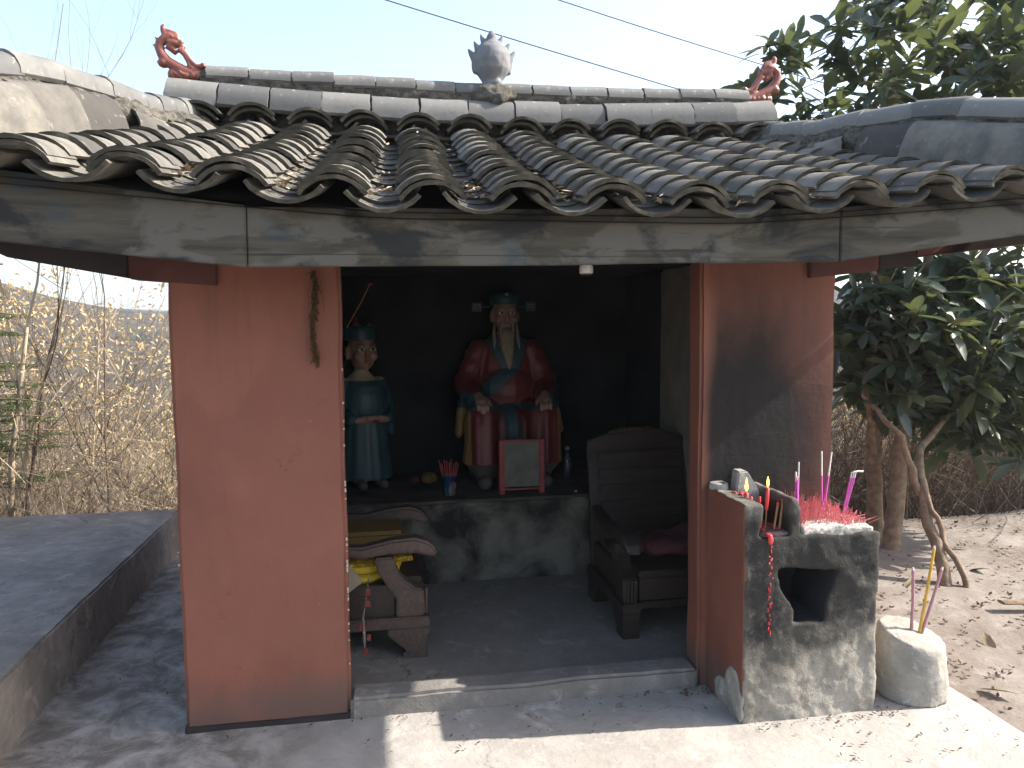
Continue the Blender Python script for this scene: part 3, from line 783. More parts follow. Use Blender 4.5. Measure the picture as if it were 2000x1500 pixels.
def fv(c, nn):
    d = noise.noise(c*7)*.010+noise.noise(c*19)*.005+noise.noise(c*45)*.0025
    if c.x < 1.452 and nn.x < -.6: d *= .25
    return c+nn*d
FB = finish(me, 'furnace_body', [M['furnace'], M['plaster'], M['ceiling']], FU, fmat, fv)
mb = MB()
mb.ell((1.39+.055, -.27, .09), (.012, .09, .12)); mb.ell((1.445, -.17, .05), (.012, .09, .07)); mb.ell((1.444, -.31, .04), (.014, .05, .06))
finish(remesh(mb, .008, 1), 'bare_patch', M['plugc'], FU, vfn=lambda c, nn: c+noise.noise_vector(c*25)*.008)
mb = MB(); mb.box(1.705, 2.03, -.335, -.005, .745, .785)
finish(remesh(mb, .009, 3), 'ash_bed', M['ash'], FU, vfn=lambda c, nn: c+V((0, 0, (.5+noise.noise(c*9))*.03*max(0, 1-((c.x-1.86)/.19)**2))) + noise.noise_vector(c*50)*.004)
mb = MB(); mb.box(1.52, 1.65, -.33, -.01, .755, .786)
finish(remesh(mb, .009, 2), 'slot_ash', simple('dark_ash', (.16, .10, .10), .95, .1, .5, 30), FU, vfn=lambda c, nn: c+noise.noise_vector(c*40)*.004)
mb = MB()
z = .782
while z > .36:
    k = 1 if z > .62 else .65
    mb.ell((1.552+rnd.gauss(0, .005), -.357+rnd.uniform(-.002, .004), z+rnd.uniform(-.006, .006)), (rnd.uniform(.0015, .0045)*k, .005, rnd.uniform(.003, .009)), 7, 5)
    z -= rnd.uniform(.005, .019)
mb.ell((1.548, -.345, .783), (.013, .022, .007)); mb.ell((1.551, -.358, .765), (.011, .008, .02))
mb.build('wax_drip', M['wax'], FU, smooth=180)
mb = MB()
for i in range(9): mb.ell((1.50+rnd.uniform(0, .03), rnd.uniform(-.2, -.13), .915), (rnd.uniform(.006, .014), .012, .004), 7, 5)
for i in range(14): mb.ell((1.59+rnd.uniform(-.05, .05), rnd.uniform(-.3, -.2), .79), (rnd.uniform(.006, .014), .012, .004), 7, 5)
mb.build('wax_spill', M['wax'], FU, smooth=180)

# stubs of burnt incense: uncountable
vs, fs = [], []
def stick(p, q, r, vs, fs):
    p, q = V(p), V(q); d = (q-p).normalized(); a = d.orthogonal().normalized(); b = d.cross(a); k = len(vs)
    for c_, rr in ((p, r), (q, r*.8)):
        for j in range(3): vs.append(c_+a*rr*math.cos(j*2.094)+b*rr*math.sin(j*2.094))
    fs += [(k, k+1, k+4, k+3), (k+1, k+2, k+5, k+4), (k+2, k, k+3, k+5), (k+3, k+4, k+5)]
for i in range(900):
    x = rnd.uniform(1.71, 2.01); y = rnd.uniform(-.30, .0); h = rnd.choice((rnd.uniform(.02, .06), rnd.uniform(.03, .10)))*(1-.5*max(0, (x-1.9)/.12))
    stick((x, y, .775), (x+rnd.gauss(0, .016), y+rnd.gauss(0, .014), .785+h), .0015, vs, fs)
for i in range(160):
    x = rnd.uniform(1.71, 2.02); y = rnd.uniform(-.33, .0); a = rnd.uniform(0, 6.28)
    stick((x, y, .80), (x+.05*math.cos(a), y+.05*math.sin(a), .80+rnd.uniform(-.005, .03)), .0016, vs, fs)
st = link('incense_stubs', fast_mesh('incense_stubs', vs, fs, M['stubs']))
tag(st, 'dense bed of burnt red incense stubs on the burner', 'incense', kind='stuff')

def incense(name, label, group, p, q, r, m1, split=.72, bend=None, m2='stickash'):
    t = thing(name, label, 'incense', p, group); p, q = V(p), V(q); mid = p.lerp(q, split)
    MB().tube([p, mid], r, 6).build('stem', M[m1], t, smooth=60)
    pts = [mid, q] if bend is None else [mid, q, q+V(bend)*.4+V((0, 0, .004)), q+V(bend)]
    MB().tube(pts, r*.92, 6).build('ash_tip', M[m2], t, smooth=60)
g = 'smoking magenta incense sticks on the burner'
lab = 'magenta incense stick with a grey ash tip standing in the burner'
for (p, q, sp) in [((1.752, -.20, .79), (1.748, -.20, 1.005), .80), ((1.764, -.19, .79), (1.767, -.19, 1.045), .74), ((1.757, -.205, .79), (1.752, -.205, .985), .93),
                   ((1.905, -.15, .80), (1.897, -.15, 1.08), .62), ((1.912, -.15, .80), (1.945, -.15, 1.075), .62), ((1.908, -.14, .80), (1.94, -.14, .99), .9)]:
    incense('incense_stick', lab, g, p, q, .0034, 'stickpink', sp)
g2 = 'leaning magenta incense sticks with curled ash'
for i, dx in enumerate((0, .011, .02)):
    incense('incense_stick', 'magenta incense stick leaning right, its long ash curled over', g2, (1.99+dx*.4, -.17, .79), (2.03+dx, -.17, .985), .0034, 'stickpink', .88, (.055-.01*i, 0, .001+.003*i) if i < 2 else (.02, 0, .004))

def candle(label, p, h, r, lit, lean=(0, 0), stick_=True, flame=1.0):
    t = thing('candle', label, 'candle', p); p = V(p); top = p+V((lean[0], lean[1], h)); bot = p.lerp(top, .45 if stick_ else 0)
    if stick_: MB().tube([p, bot], .0028, 6).build('bamboo_stem', M['bamboo'], t)
    MB().tube([bot, bot.lerp(top, .5), top-V((0, 0, .003)), top], [r, r*1.12, r, r*.6], 10).build('wax_body', M['wax'], t, smooth=50)
    wk = top+V((0, 0, .012)); MB().tube([top-V((0, 0, .004)), wk], .0013, 5).build('wick', M['wick'], t)
    if lit:
        MB().lathe([(.0012, .004), (.0065*flame, .014), (.0075*flame, .024), (.005*flame, .038), (.0022, .052*flame), (.0005, .064*flame)], top, 10).build('flame', M['flame'], t, smooth=180)
candle('short thick red candle burning with a tall flame beside the stone', (1.513, -.22, .79), .142, .009, True, (0, 0), False)
candle('red candle on a bamboo stem burning with a ragged flame', (1.585, -.25, .787), .165, .007, True, (.008, 0), True, .8)
candle('unlit red candle stub next to the thick burning candle', (1.54, -.21, .79), .12, .0065, False, (0, 0), False)
candle('melted short red candle stub against the painted wall of the burner', (1.548, -.27, .787), .10, .009, False, (.004, 0), False)
candle('unlit thin red candle on a bamboo stem in the burner slot', (1.572, -.22, .787), .125, .005, False, (.002, 0))
for (p, q) in (((1.607, -.28, .787), (1.628, -.27, .885)), ((1.628, -.285, .787), (1.648, -.275, .90))):
    t = thing('bamboo_stick', 'spent brown bamboo candle stick leaning in the burner slot', 'stick', p, 'spent candle sticks in the burner slot')
    MB().tube([p, q], .0045, 7).build('stem', M['bamboo'], t); MB().ell(V(q)+V((0, 0, .004)), (.006, .006, .009), 8, 6).build('wax_tip', M['wax'], t, smooth=180)
mb = MB(); mb.prism([(1.53, .80), (1.64, .80), (1.645, .90), (1.612, .955), (1.59, .992), (1.545, .992), (1.535, .90)], -.085, -.02)
o = mb.build('upright_stone', M['stone'], bevel=.006, sub=.03, jit=.004, jscale=14, smooth=35); tag(o, 'grey upright stone standing behind the candles', 'stone')
mb = MB(); mb.lathe([(.036, .905), (.042, .912), (.040, .935), (.036, .938)], (1.478, -.03, 0), 18)
o = mb.build('round_cap', M['stone'], smooth=40, jit=.002, jscale=20); tag(o, 'small round grey cap lying on the burner wall', 'cap')

# concrete plug with three big sticks
PL = thing('concrete_plug', 'pale concrete plug with slanting top beside the burner', 'plug', (2.30, -.235, 0))
mb = MB()
rings = [(.152, 0, 0), (.152, .02, 0), (.149, .10, .2), (.143, .18, .5), (.137, .25, 1), (.133, .274, 1), (.07, .281, 1)]
prof = []; vs = []; n_ = 30
for r_, z, k in rings:
    for j in range(n_):
        a = 2*math.pi*j/n_; x_ = r_*math.cos(a); vs.append(V((2.30+x_, -.235+r_*math.sin(a), z-.20*x_*k+.24*r_*math.sin(a)*k)))
fs = [(i*n_+j, i*n_+(j+1) % n_, (i+1)*n_+(j+1) % n_, (i+1)*n_+j) for i in range(len(rings)-1) for j in range(n_)]+[tuple(range(n_-1, -1, -1)), tuple(range((len(rings)-1)*n_, len(rings)*n_))]
mb.add(vs, fs)
finish(remesh(mb, .011, 2), 'plug_body', M['plugc'], PL, vfn=lambda c, nn: c+nn*(noise.noise(c*8)*.008+noise.noise(c*26)*.004))
for label, p, q, m_ in (('thick mauve incense stick standing upright in the concrete plug', (2.295, -.24, .26), (2.292, -.24, .555), 'stickmauve'), ('tall yellow incense stick in the concrete plug', (2.33, -.24, .25), (2.392, -.24, .645), 'stickyellow'), ('thick mauve incense stick leaning right in the concrete plug', (2.335, -.245, .25), (2.43, -.245, .55), 'stickmauve')):
    t = thing('incense_stick', label, 'incense', p); p, q = V(p), V(q)
    MB().tube([p, p.lerp(q, .5)+V((.003, 0, 0)), q], [.0075, .007, .0065], 7).build('stem', M[m_], t, smooth=60, jit=.002, jscale=30)
    MB().tube([q, q+(q-p).normalized()*.012], [.0065, .004], 7).build('burnt_tip', M['stickash'], t)

# ------------------------------------------------------------------ inside the shrine
AL = thing('altar', 'stained concrete altar shelf across the back of the shrine', 'altar', (.63, 1.8, .03))
MB().box(-.598, 1.858, 1.50, 2.415, .03, .54).build('altar_block', M['altar'], AL, sub=.09, jit=.010, bevel=.01, jscale=4, smooth=50)
MB().box(-.597, 1.857, 1.485, 2.42, .541, .557).build('altar_top', simple('sooty_altar_top', (.07, .055, .048), .8, .2, .5, 6), AL, sub=.09, jit=.004, bevel=.004, smooth=50)

def hand(c, side, parent, name='hand', fwd=V((0, -1, -.55)), sc=1.0):
    """palm on the knee, four fingers of different length over its front, thumb from the inner side"""
    mb = MB(); f = fwd.normalized(); s = V((side, 0, 0)); up = s.cross(f)*(-side if False else 1); up = V((0, 0, 1))-f*f.z; up.normalize(); c = V(c)
    mb.cap(c-f*.03*sc, c+f*.03*sc, .028*sc, .036*sc); mb.cap(c-s*.016*sc, c+s*.018*sc+f*.03*sc, .026*sc, .026*sc)
    for i, ln in enumerate((.060, .072, .068, .052)):
        o_ = s*((i-1.5)*.021*sc)+f*.05*sc; k1 = c+o_+up*.012*sc; k2 = k1+f*ln*.5*sc+up*.004*sc; k3 = k2+(f*.75-up*.65).normalized()*ln*.55*sc
        mb.cap(k1-f*.02*sc, k2, .0115*sc, .0105*sc, 8); mb.cap(k2, k3, .0105*sc, .009*sc, 8)
    b = c-s*.036*sc-f*.005*sc; k2 = b+(f*.8-s*.6).normalized()*.035*sc; mb.cap(b, k2, .013*sc, .012*sc, 8); mb.cap(k2, k2+(f*.95-s*.15-up*.2).normalized()*.03*sc, .012*sc, .009*sc, 8)
    return finish(remesh(mb, .005*sc, 2), name, M['skin'], parent)

# seated elder
def face_parts(c, parent, sc=1, rot=0, young=False):
    """eyes, brows and mouth on the front of a head centred at c"""
    c = V(c); Mz = Matrix.Rotation(rot, 3, 'Z')
    P = lambda x, y, z: c+Mz @ V((x*sc, y*sc, z*sc))
    for s in (-1, 1):
        e = MB().ell(P(s*.036, -.094, .012), (.020*sc, .010*sc, .0105*sc), 10, 7).build('eye', M['eye'], parent, smooth=180)
        MB().ell(P(s*.035, -.1025, .012), (.0095*sc, .004*sc, .0095*sc), 8, 6).build('pupil', M['black'], e, smooth=180)
        if young: MB().tube([P(s*.014, -.105, .032), P(s*.034, -.104, .046), P(s*.060, -.088, .034)], [.0025*sc, .0035*sc, .002*sc], 6).build('eyebrow', M['black'], parent)
        else: MB().tube([P(s*.014, -.107, .036), P(s*.036, -.105, .048), P(s*.066, -.084, .034)], [.006*sc, .008*sc, .005*sc], 7).build('eyebrow', M['beard'], parent, smooth=180)
    MB().ell(P(0, -.104, -.062), (.025*sc, .010*sc, .009*sc), 10, 7).build('mouth', M['lip'], parent, smooth=180)
def head_prims(mb, c, sc=1, rot=0):
    c = V(c); Mz = Matrix.Rotation(rot, 3, 'Z'); P = lambda x, y, z: c+Mz @ V((x*sc, y*sc, z*sc))
    E = lambda p, r: mb.ell(P(*p), tuple(x*sc for x in r), M=Mz)
    E((0, 0, .02), (.083, .102, .115)); E((0, -.018, -.05), (.070, .078, .07)); E((0, -.05, -.085), (.040, .045, .03))
    E((0, -.104, -.018), (.014, .018, .034)); E((0, -.112, -.032), (.019, .016, .013))
    for s in (-1, 1): E((s*.05, -.07, -.03), (.028, .03, .028)); E((s*.088, .008, -.01), (.013, .026, .046)); E((s*.032, -.085, .04), (.03, .016, .012))

EX, EY, EZ = .89, 2.17, .557
EL = thing('elder_statue', 'painted statue of seated bearded elder in red robe with teal collar', 'statue', (EX, EY, EZ))
def L(x, y, z): return V((EX+x, EY+y, EZ+z))
mb = MB()
mb.ell(L(0, 0, .74), (.205, .135, .25)); mb.ell(L(0, -.035, .61), (.20, .145, .19)); mb.ell(L(0, .0, .86), (.20, .105, .10))
mb.cap(L(0, 0, .9), L(0, -.015, 1.02), .06, .055)
for s in (-1, 1):
    mb.cap(L(s*.175, 0, .86), L(s*.275, -.03, .64), .085, .085); mb.cap(L(s*.275, -.03, .635), L(s*.225, -.20, .555), .085, .078)
    mb.cap(L(s*.10, .02, .42), L(s*.205, -.30, .44), .14, .115); mb.cap(L(s*.205, -.30, .43), L(s*.20, -.30, .20), .112, .125)
    mb.lathe([(.128, .15), (.124, .2), (.118, .28)], L(s*.20, -.30, 0), 16)
    mb.cap(L(s*.19, -.30, .10), L(s*.19, -.28, .14), .075, .075); mb.cap(L(s*.19, -.28, .045), L(s*.195, -.40, .04), .055, .048)
    # hanging sleeve
    mb.cap(L(s*.285, -.15, .56), L(s*.335, -.17, .34), .05, .035)
mb.ell(L(0, -.16, .30), (.14, .12, .22)); mb.ell(L(0, -.22, .32), (.22, .10, .17)); mb.box(EX-.24, EX+.24, EY-.12, EY+.16, EZ, EZ+.42)
head_prims(mb, L(0, -.02, 1.105))
me = remesh(mb, .0085, 3)
def seg_d(p, a, b):
    a, b = V(a), V(b); t = max(0, min(1, (p-a).dot(b-a)/(b-a).length_squared)); return (p-a-(b-a)*t).length
def band(c):
    x, z = c.x-EX, c.z-EZ; p = V((x, z))
    if c.y-EY > .06 and z < .93: return False
    b = seg_d(p, (.105, .96), (.045, .77)) < .045 or seg_d(p, (.045, .77), (-.15, .60)) < .046 or (seg_d(p, (-.105, .96), (-.01, .77)) < .042)
    return b and z > .55 and z < .97 and x > -.185
def emat(c, nn):
    x, y, z = c.x-EX, c.y-EY, c.z-EZ
    if z > .975: return 1
    if z > .9 and abs(x) < .052 and y < -.02: return 1
    if band(c): return 2
    if z < .155 and y < -.14: return 3
    if abs(x) > .28 and z < .5: return 4
    if abs(x) > .24 and .5 < z < .60 and y < -.12: return 2
    if abs(z-.505-.35*x*x) < .016 and abs(x) < .17: return 2
    if abs(x+.015-.2*(.45-z)) < .05 and z < .49 and y < -.2: return 2
    if z < .4 and y > -.13: return 3
    return 0
def ev(c, nn):
    if band(c): c = c+nn*.008
    x, z = c.x-EX, c.z-EZ
    if z < .5: c = c+nn*.006*math.sin(x*70)*(1 if z > .16 else 0)
    elif abs(x) > .2: c = c+nn*.005*math.sin(z*75)
    return c
finish(me, 'body', [M['robe'], M['skin'], M['teal'], M['boot'], M['ochre']], EL, emat, ev)
for s in (-1, 1): hand(L(s*.215, -.31, .565), s, EL, fwd=V((-.12*s, -.75, -.62)))
face_parts(L(0, -.02, 1.105), EL)
mb = MB(); mb.lathe([(.090, 1.175), (.098, 1.18), (.100, 1.215), (.094, 1.235), (.07, 1.258), (.035, 1.27), (.01, 1.272)], L(0, -.005, 0), 22, 1, 1.12)
for p in range(len(mb.v)): mb.v[p] = (mb.v[p][0], mb.v[p][1], mb.v[p][2]+EZ*0)
ht = mb.build('hat', M['teal'], EL, smooth=60)
MB().ell(L(0, -.10, 1.235), (.016, .012, .018)).build('hat_jewel', M['collar'], ht, smooth=180)
for s in (-1, 1):
    wg = MB().box(EX+s*.185-.032, EX+s*.185+.032, EY+.0, EY+.014, EZ+1.13, EZ+1.19); wg.tube([L(s*.09, .005, 1.165), L(s*.15, .007, 1.16)], .006, 6)
    wg.build('hat_wing', M['teal'], ht, bevel=.002); MB().tube([L(s*.185-.02, -.003, 1.15), L(s*.185-.02, -.003, 1.175), L(s*.185+.02, -.003, 1.175), L(s*.185+.02, -.003, 1.15)], .003, 5).build('wing_scroll', M['ochre'], ht)
mb = MB(); mb.tube([L(0, -.10, 1.015), L(0, -.115, .97), L(0, -.125, .88), L(.005, -.145, .80), L(.008, -.155, .745)], [.022, .028, .026, .015, .003], 12, flat=1.75)
for s in (-1, 1):
    mb.tube([L(s*.006, -.128, 1.062), L(s*.035, -.122, 1.055), L(s*.045, -.112, 1.0), L(s*.043, -.115, .93)], [.004, .007, .008, .004], 7)
    mb.tube([L(s*.074, -.045, 1.05), L(s*.080, -.055, .99), L(s*.080, -.08, .93), L(s*.085, -.10, .875)], [.008, .012, .012, .004], 7)
mb.build('beard', M['beard'], EL, smooth=180)

EL.scale = (1.035,)*3
# attendant
AX, AY, AZ = -.105, 2.10, .557
AT = thing('attendant_statue', 'painted statue of standing young attendant in teal robe with red belt', 'statue', (AX, AY, AZ))
def A(x, y, z): return V((AX+x, AY+y, AZ+z))
ra = R(22); Mz = Matrix.Rotation(ra, 3, 'Z')
def AR(x, y, z): return V((AX, AY, AZ))+Mz @ V((x, y, z))
mb = MB()
mb.lathe([(.205, .05), (.20, .12), (.18, .28), (.168, .42), (.165, .47), (.178, .56), (.178, .64), (.155, .70), (.09, .76), (.05, .80)], A(0, 0, 0), 20, 1, .8)
mb.cap(AR(0, 0, .78), AR(0, 0, .87), .05, .05)
for s in (-1, 1):
    mb.cap(AR(s*.13, 0, .70), AR(s*.20, -.02, .54), .06, .055); mb.cap(AR(s*.20, -.02, .53), AR(s*.13, -.15, .475), .055, .05); mb.cap(AR(s*.19, -.06, .5), AR(s*.2, -.04, .36), .035, .02)
    mb.cap(AR(s*.07, -.1, .03), AR(s*.075, -.19, .025), .04, .035)
head_prims(mb, AR(0, -.015, .935), 1.14, ra)
me = remesh(mb, .0085, 3)
def amat(c, nn):
    z = c.z-AZ; d = Mz.inverted() @ (c-V((AX, AY, AZ)))
    if z > .815: return 1
    if z > .735: return 2
    if abs(z-.455) < .014 and d.xy.length < .2: return 3
    if z < .06: return 4
    return 0
finish(me, 'body', [M['teal'], M['skin'], M['collar'], M['robe'], M['boot']], AT, amat, lambda c, nn: c+nn*(.0018*math.sin(math.atan2(c.y-AY, c.x-AX)*13) if c.z-AZ < .44 else 0))
hand(AR(.085, -.185, .475), 1, AT, fwd=(Mz @ V((-.9, -.25, .12))), sc=.85); hand(AR(-.085, -.185, .475), -1, AT, fwd=(Mz @ V((.9, -.25, .12))), sc=.85)
face_parts(AR(0, -.015, .935), AT, 1.14, ra, True)
mb = MB(); mb.lathe([(.102, 1.01), (.112, 1.015), (.115, 1.06), (.11, 1.10), (.1, 1.11), (.02, 1.095)], A(0, 0, 0), 22, 1, 1.12)
AT.scale = (.97,)*3
ht = mb.build('hat', M['teal'], AT, smooth=60)
mb = MB(); mb.tube([AR(-.085, 0, 1.09), AR(-.05, -.06, 1.115), AR(0, -.085, 1.095), AR(.05, -.06, 1.115), AR(.085, 0, 1.09)], [.006, .014, .008, .014, .006], 7); mb.build('hat_trim', M['ochre'], ht, smooth=180)
MB().cap(AR(-.03, 0, 1.10), AR(-.03, 0, 1.16), .03, .012).build('topknot', M['robe'], ht, smooth=180)
t = thing('feather_stick', 'thin stick leaning diagonally above the attendant statue', 'stick', (-.19, 2.0, 1.62))
MB().tube([(-.19, 2.0, 1.62), (-.09, 2.0, 1.79), (-.035, 2.0, 1.90)], [.004, .004, .003], 6).build('stem', M['bamboo'], t); MB().ell((-.03, 2.0, 1.905), (.016, .008, .010), 8, 6).build('tip', M['redpaint'], t, smooth=180)

# things on the altar
CN = thing('tin_can', 'small blue printed tin holding red incense sticks', 'tin', (.44, 1.66, .557))
mb = MB(); mb.lathe([(.040, 0), (.0425, .003), (.0425, .114), (.0445, .118), (.0425, .121), (.039, .121), (.039, .01)], (.44, 1.66, .557), 26); mb.build('can_body', M['tin'], CN, smooth=35)
MB().box(.4705, .4800, 1.6275, 1.636, .60, .64).build('can_label', M['redpaint'], CN, bevel=.003)
for i in range(9):
    a = -1+2*i/8; h = rnd.uniform(.19, .225)+.015*(i == 5)
    p = V((.44+a*.024, 1.66+rnd.uniform(-.015, .015), .575)); q = V((.44+a*.062, p.y+rnd.uniform(-.01, .01), .557+h))
    t = thing('incense_stick', 'red incense stick standing in the blue tin', 'incense', p, 'incense sticks in the blue tin')
    MB().tube([p, p.lerp(q, .55)], .0028, 5).build('stem', M['bamboo'], t); MB().tube([p.lerp(q, .55), q], .0036, 5).build('incense_coat', M['stickred'], t)
PF = thing('red_framed_stand', 'red framed stand with grey panel before the seated statue', 'stand', (.89, 1.6, .557))
for x_ in (.752, 1.010): MB().box(x_, x_+.034, 1.575, 1.605, .557, .905).build('upright', M['redpaint'], PF, bevel=.003)
MB().box(.7865, 1.0095, 1.578, 1.60, .888, .906).build('top_rail', M['redpaint'], PF, bevel=.003)
MB().box(.7865, 1.0095, 1.582, 1.60, .582, .594).build('bottom_rail', M['redpaint'], PF, bevel=.002)
MB().box(.786, 1.010, 1.586, 1.596, .602, .888).build('panel', M['greypanel'], PF)
MB().prism([(1.60, .557), (1.72, .557), (1.61, .88)], .76, .775, 'x').build('rear_strut', M['redpaint'], PF); MB().prism([(1.60, .557), (1.72, .557), (1.61, .88)], 1.02, 1.035, 'x').build('rear_strut', M['redpaint'], PF)
BT = thing('glass_bottle', 'small clear glass bottle with pale cap on the altar', 'bottle', (1.30, 2.0, .557))
MB().lathe([(.026, .002), (.030, .008), (.030, .12), (.024, .15), (.012, .175), (.012, .2)], (1.30, 2.0, .557), 18).build('bottle_body', M['glass'], BT, smooth=50)
MB().lathe([(.014, .2), (.015, .202), (.015, .222), (.012, .225)], (1.30, 2.0, .557), 16).build('bottle_cap', M['collar'], BT, smooth=40)
for nm, label, x_, y_, r_, m_ in (('red_apple', 'dark red fruit on the altar near the attendant statue', .235, 2.02, .036, 'redcloth'), ('brown_bun', 'flattened brown bun on the altar near the blue tin', .335, 2.0, .05, 'ochre')):
    mb = MB(); mb.lathe([(r_*.35, .006), (r_*.9, r_*.4), (r_, r_*.85), (r_*.8, r_*1.4), (r_*.35, r_*1.6), (r_*.08, r_*1.5)], (x_, y_, .557), 18, 1.1, 1)
    tag(mb.build(nm, M[m_], smooth=180), label, 'fruit' if 'apple' in nm else 'bun')
mb = MB(); mb.ell((1.245, 1.56, .562), (.010, .008, .006), 8, 6); tag(mb.build('white_pebble', M['whiteplastic'], smooth=180, jit=.002, jscale=60), 'tiny white pebble on the altar front edge', 'pebble')

# lamp holder under the lintel
LP = thing('lamp_holder', 'white plastic lamp holder hanging under the eave beam', 'lamp', (.965, .3, 1.985))
MB().lathe([(.03, 1.872), (.032, 1.875), (.032, 1.90), (.026, 1.915), (.02, 1.95), (.012, 1.985)], (.965, .3, 0), 20).build('holder_body', M['whiteplastic'], LP, smooth=40)
MB().lathe([(.024, 1.866), (.024, 1.873)], (.965, .3, 0), 20).build('socket_ring', M['greypanel'], LP, smooth=40)

# armchairs: heavy carved wood. built facing -y in local space, then turned
def armchair(label, loc, rz_, wood, wide=.72, deep=.66, back_h=1.02):
    T = thing('wooden_armchair', label, 'armchair', (0, 0, 0))
    w2 = wide/2
    def part(nm, mbb, mt=wood, **k):
        me = mbb.mesh(nm, M[mt], V((0, 0, 0)), **k); return link(nm, me, T)
    for s in (-1, 1):
        xo = s*(w2-.035)
        # foot: stepped and tapering inward
        for yy, nm in ((0.0, 'leg'), (deep-.12, 'leg')):
            mb = MB(); mb.prism([(yy+.0, .0), (yy+.12, 0), (yy+.12, .03), (yy+.10, .035), (yy+.19, .12), (yy+.19, .15), (yy-.01, .15), (yy-.01, .12), (yy+.005, .11), (yy+.005, .035), (yy, .03)] if yy == 0 else [(yy, 0), (yy+.12, 0), (yy+.12, .15), (yy-.06, .15), (yy-.06, .12)], xo-.045, xo+.045, 'x')
            part(nm, mb, wood, bevel=.004, smooth=35)
        part('base_rail', MB().box(xo-.05, xo+.05, -.012, deep+.01, .1505, .205), wood, bevel=.006, smooth=35)
        # scrolled arm post at the front
        mb = MB(); mb.prism([(.01, .205), (.15, .205), (.145, .30), (.19, .36), (.235, .44), (.245, .50), (.155, .50), (.15, .46), (.12, .40), (.055, .345), (.012, .335)], xo-.04, xo+.04, 'x'); part('arm_post', mb, wood, bevel=.008, smooth=40)
        # arm: swept out into a broad rounded tongue
        pts = [(deep-.02, .555), (deep-.2, .515), (.30, .50), (.16, .518), (.05, .518), (-.02, .50), (-.055, .49)]
        top = [(y, z+h) for (y, z), h in zip(pts, (.045, .048, .055, .066, .074, .066, .03))]
        mb = MB(); vs = []; wd = (.034, .036, .04, .044, .052, .05, .034)
        for (y, z), (y2, z2), ww in zip(pts, top, wd): vs += [V((xo-ww, y, z)), V((xo+ww, y, z)), V((xo+ww, y2, z2)), V((xo-ww, y2, z2))]
        fs = [(i*4+j, i*4+(j+1) % 4, (i+1)*4+(j+1) % 4, (i+1)*4+j) for i in range(len(pts)-1) for j in range(4)]+[(3, 2, 1, 0), tuple(range(len(vs)-4, len(vs)))]
        mb.add(vs, fs); part('armrest', mb, wood, bevel=.012, smooth=50, seg=3)
        part('side_panel', MB().box(xo-.015, xo+.015, .155, deep, .206, .36), 'chair_dark', bevel=.003)
        # back upright, raked
        mb = MB(); vs = []
        for y, z, ww in ((deep-.04, .206, .03), (deep-.02, .5, .03), (deep+.03, .8, .028), (deep+.075, back_h-.05, .026)): vs += [V((xo-ww, y, z)), V((xo+ww, y, z)), V((xo+ww, y+.05, z)), V((xo-ww, y+.05, z))]
        fs = [(i*4+j, i*4+(j+1) % 4, (i+1)*4+(j+1) % 4, (i+1)*4+j) for i in range(3) for j in range(4)]+[(3, 2, 1, 0), (12, 13, 14, 15)]
        mb.add(vs, fs); part('back_upright', mb, wood, bevel=.008, smooth=40)
    part('seat', MB().box(-w2+.085, w2-.085, .02, deep-.02, .335, .372), 'chair_dark', bevel=.008, smooth=40)
    part('front_rail', MB().box(-w2+.085, w2-.085, .025, .055, .206, .334), wood, bevel=.004)
    part('rail_moulding', MB().box(-w2+.085, w2-.085, .012, .0245, .315, .334), wood, bevel=.003)
    part('lower_stretcher', MB().box(-w2+.085, w2-.085, .02, .06, .16, .2), wood, bevel=.004)
    for k in range(3): part('post_reed', MB().tube([(-w2+.02+.018*k, .004, .21), (-w2+.02+.018*k, .0, .335)], .008, 8), wood, smooth=60)
    # crest with a low arch
    arch = [(-w2+.01, back_h-.07), (w2-.01, back_h-.07), (w2-.01, back_h-.01), (w2*.55, back_h+.035), (0, back_h+.055), (-w2*.55, back_h+.035), (-w2+.01, back_h-.01)]
    part('crest_rail', MB().prism(arch, deep+.07, deep+.115), wood, bevel=.008, smooth=40)
    mb = MB(); vs = [V((x_, y, z)) for y, z in ((deep-.01, .40), (deep+.0, .5), (deep+.05, .8), (deep+.085, back_h-.06)) for x_ in (-w2+.066, w2-.066)]
    mb.add(vs, [(0, 1, 3, 2), (2, 3, 5, 4), (4, 5, 7, 6)]); b = len(mb.v); mb.add([p+V((0, .022, 0)) for p in vs], [(2, 3, 1, 0), (4, 5, 3, 2), (6, 7, 5, 4)])
    part('back_panel', mb, 'chair_dark')
    for k in range(5):
        z = .46+k*.1; y = deep-.012+max(0, (z-.45))*.17
        part('back_slat', MB().box(-w2+.07, w2-.07, y-.016, y-.002, z, z+.055), 'chair_dark', bevel=.004)
    T.location = loc; T.rotation_euler = (0, 0, rz_); return T
armchair('dark wooden armchair facing the doorway, red cloth on its seat', (1.545, .47, .031), 0, 'chair_dark', .66, .66, 1.0).scale = (1, 1, .92)
armchair('dusty brown wooden armchair seen from the side, yellow cushion on it', (.215, .825, .031), R(90), 'chair', .70, .62)
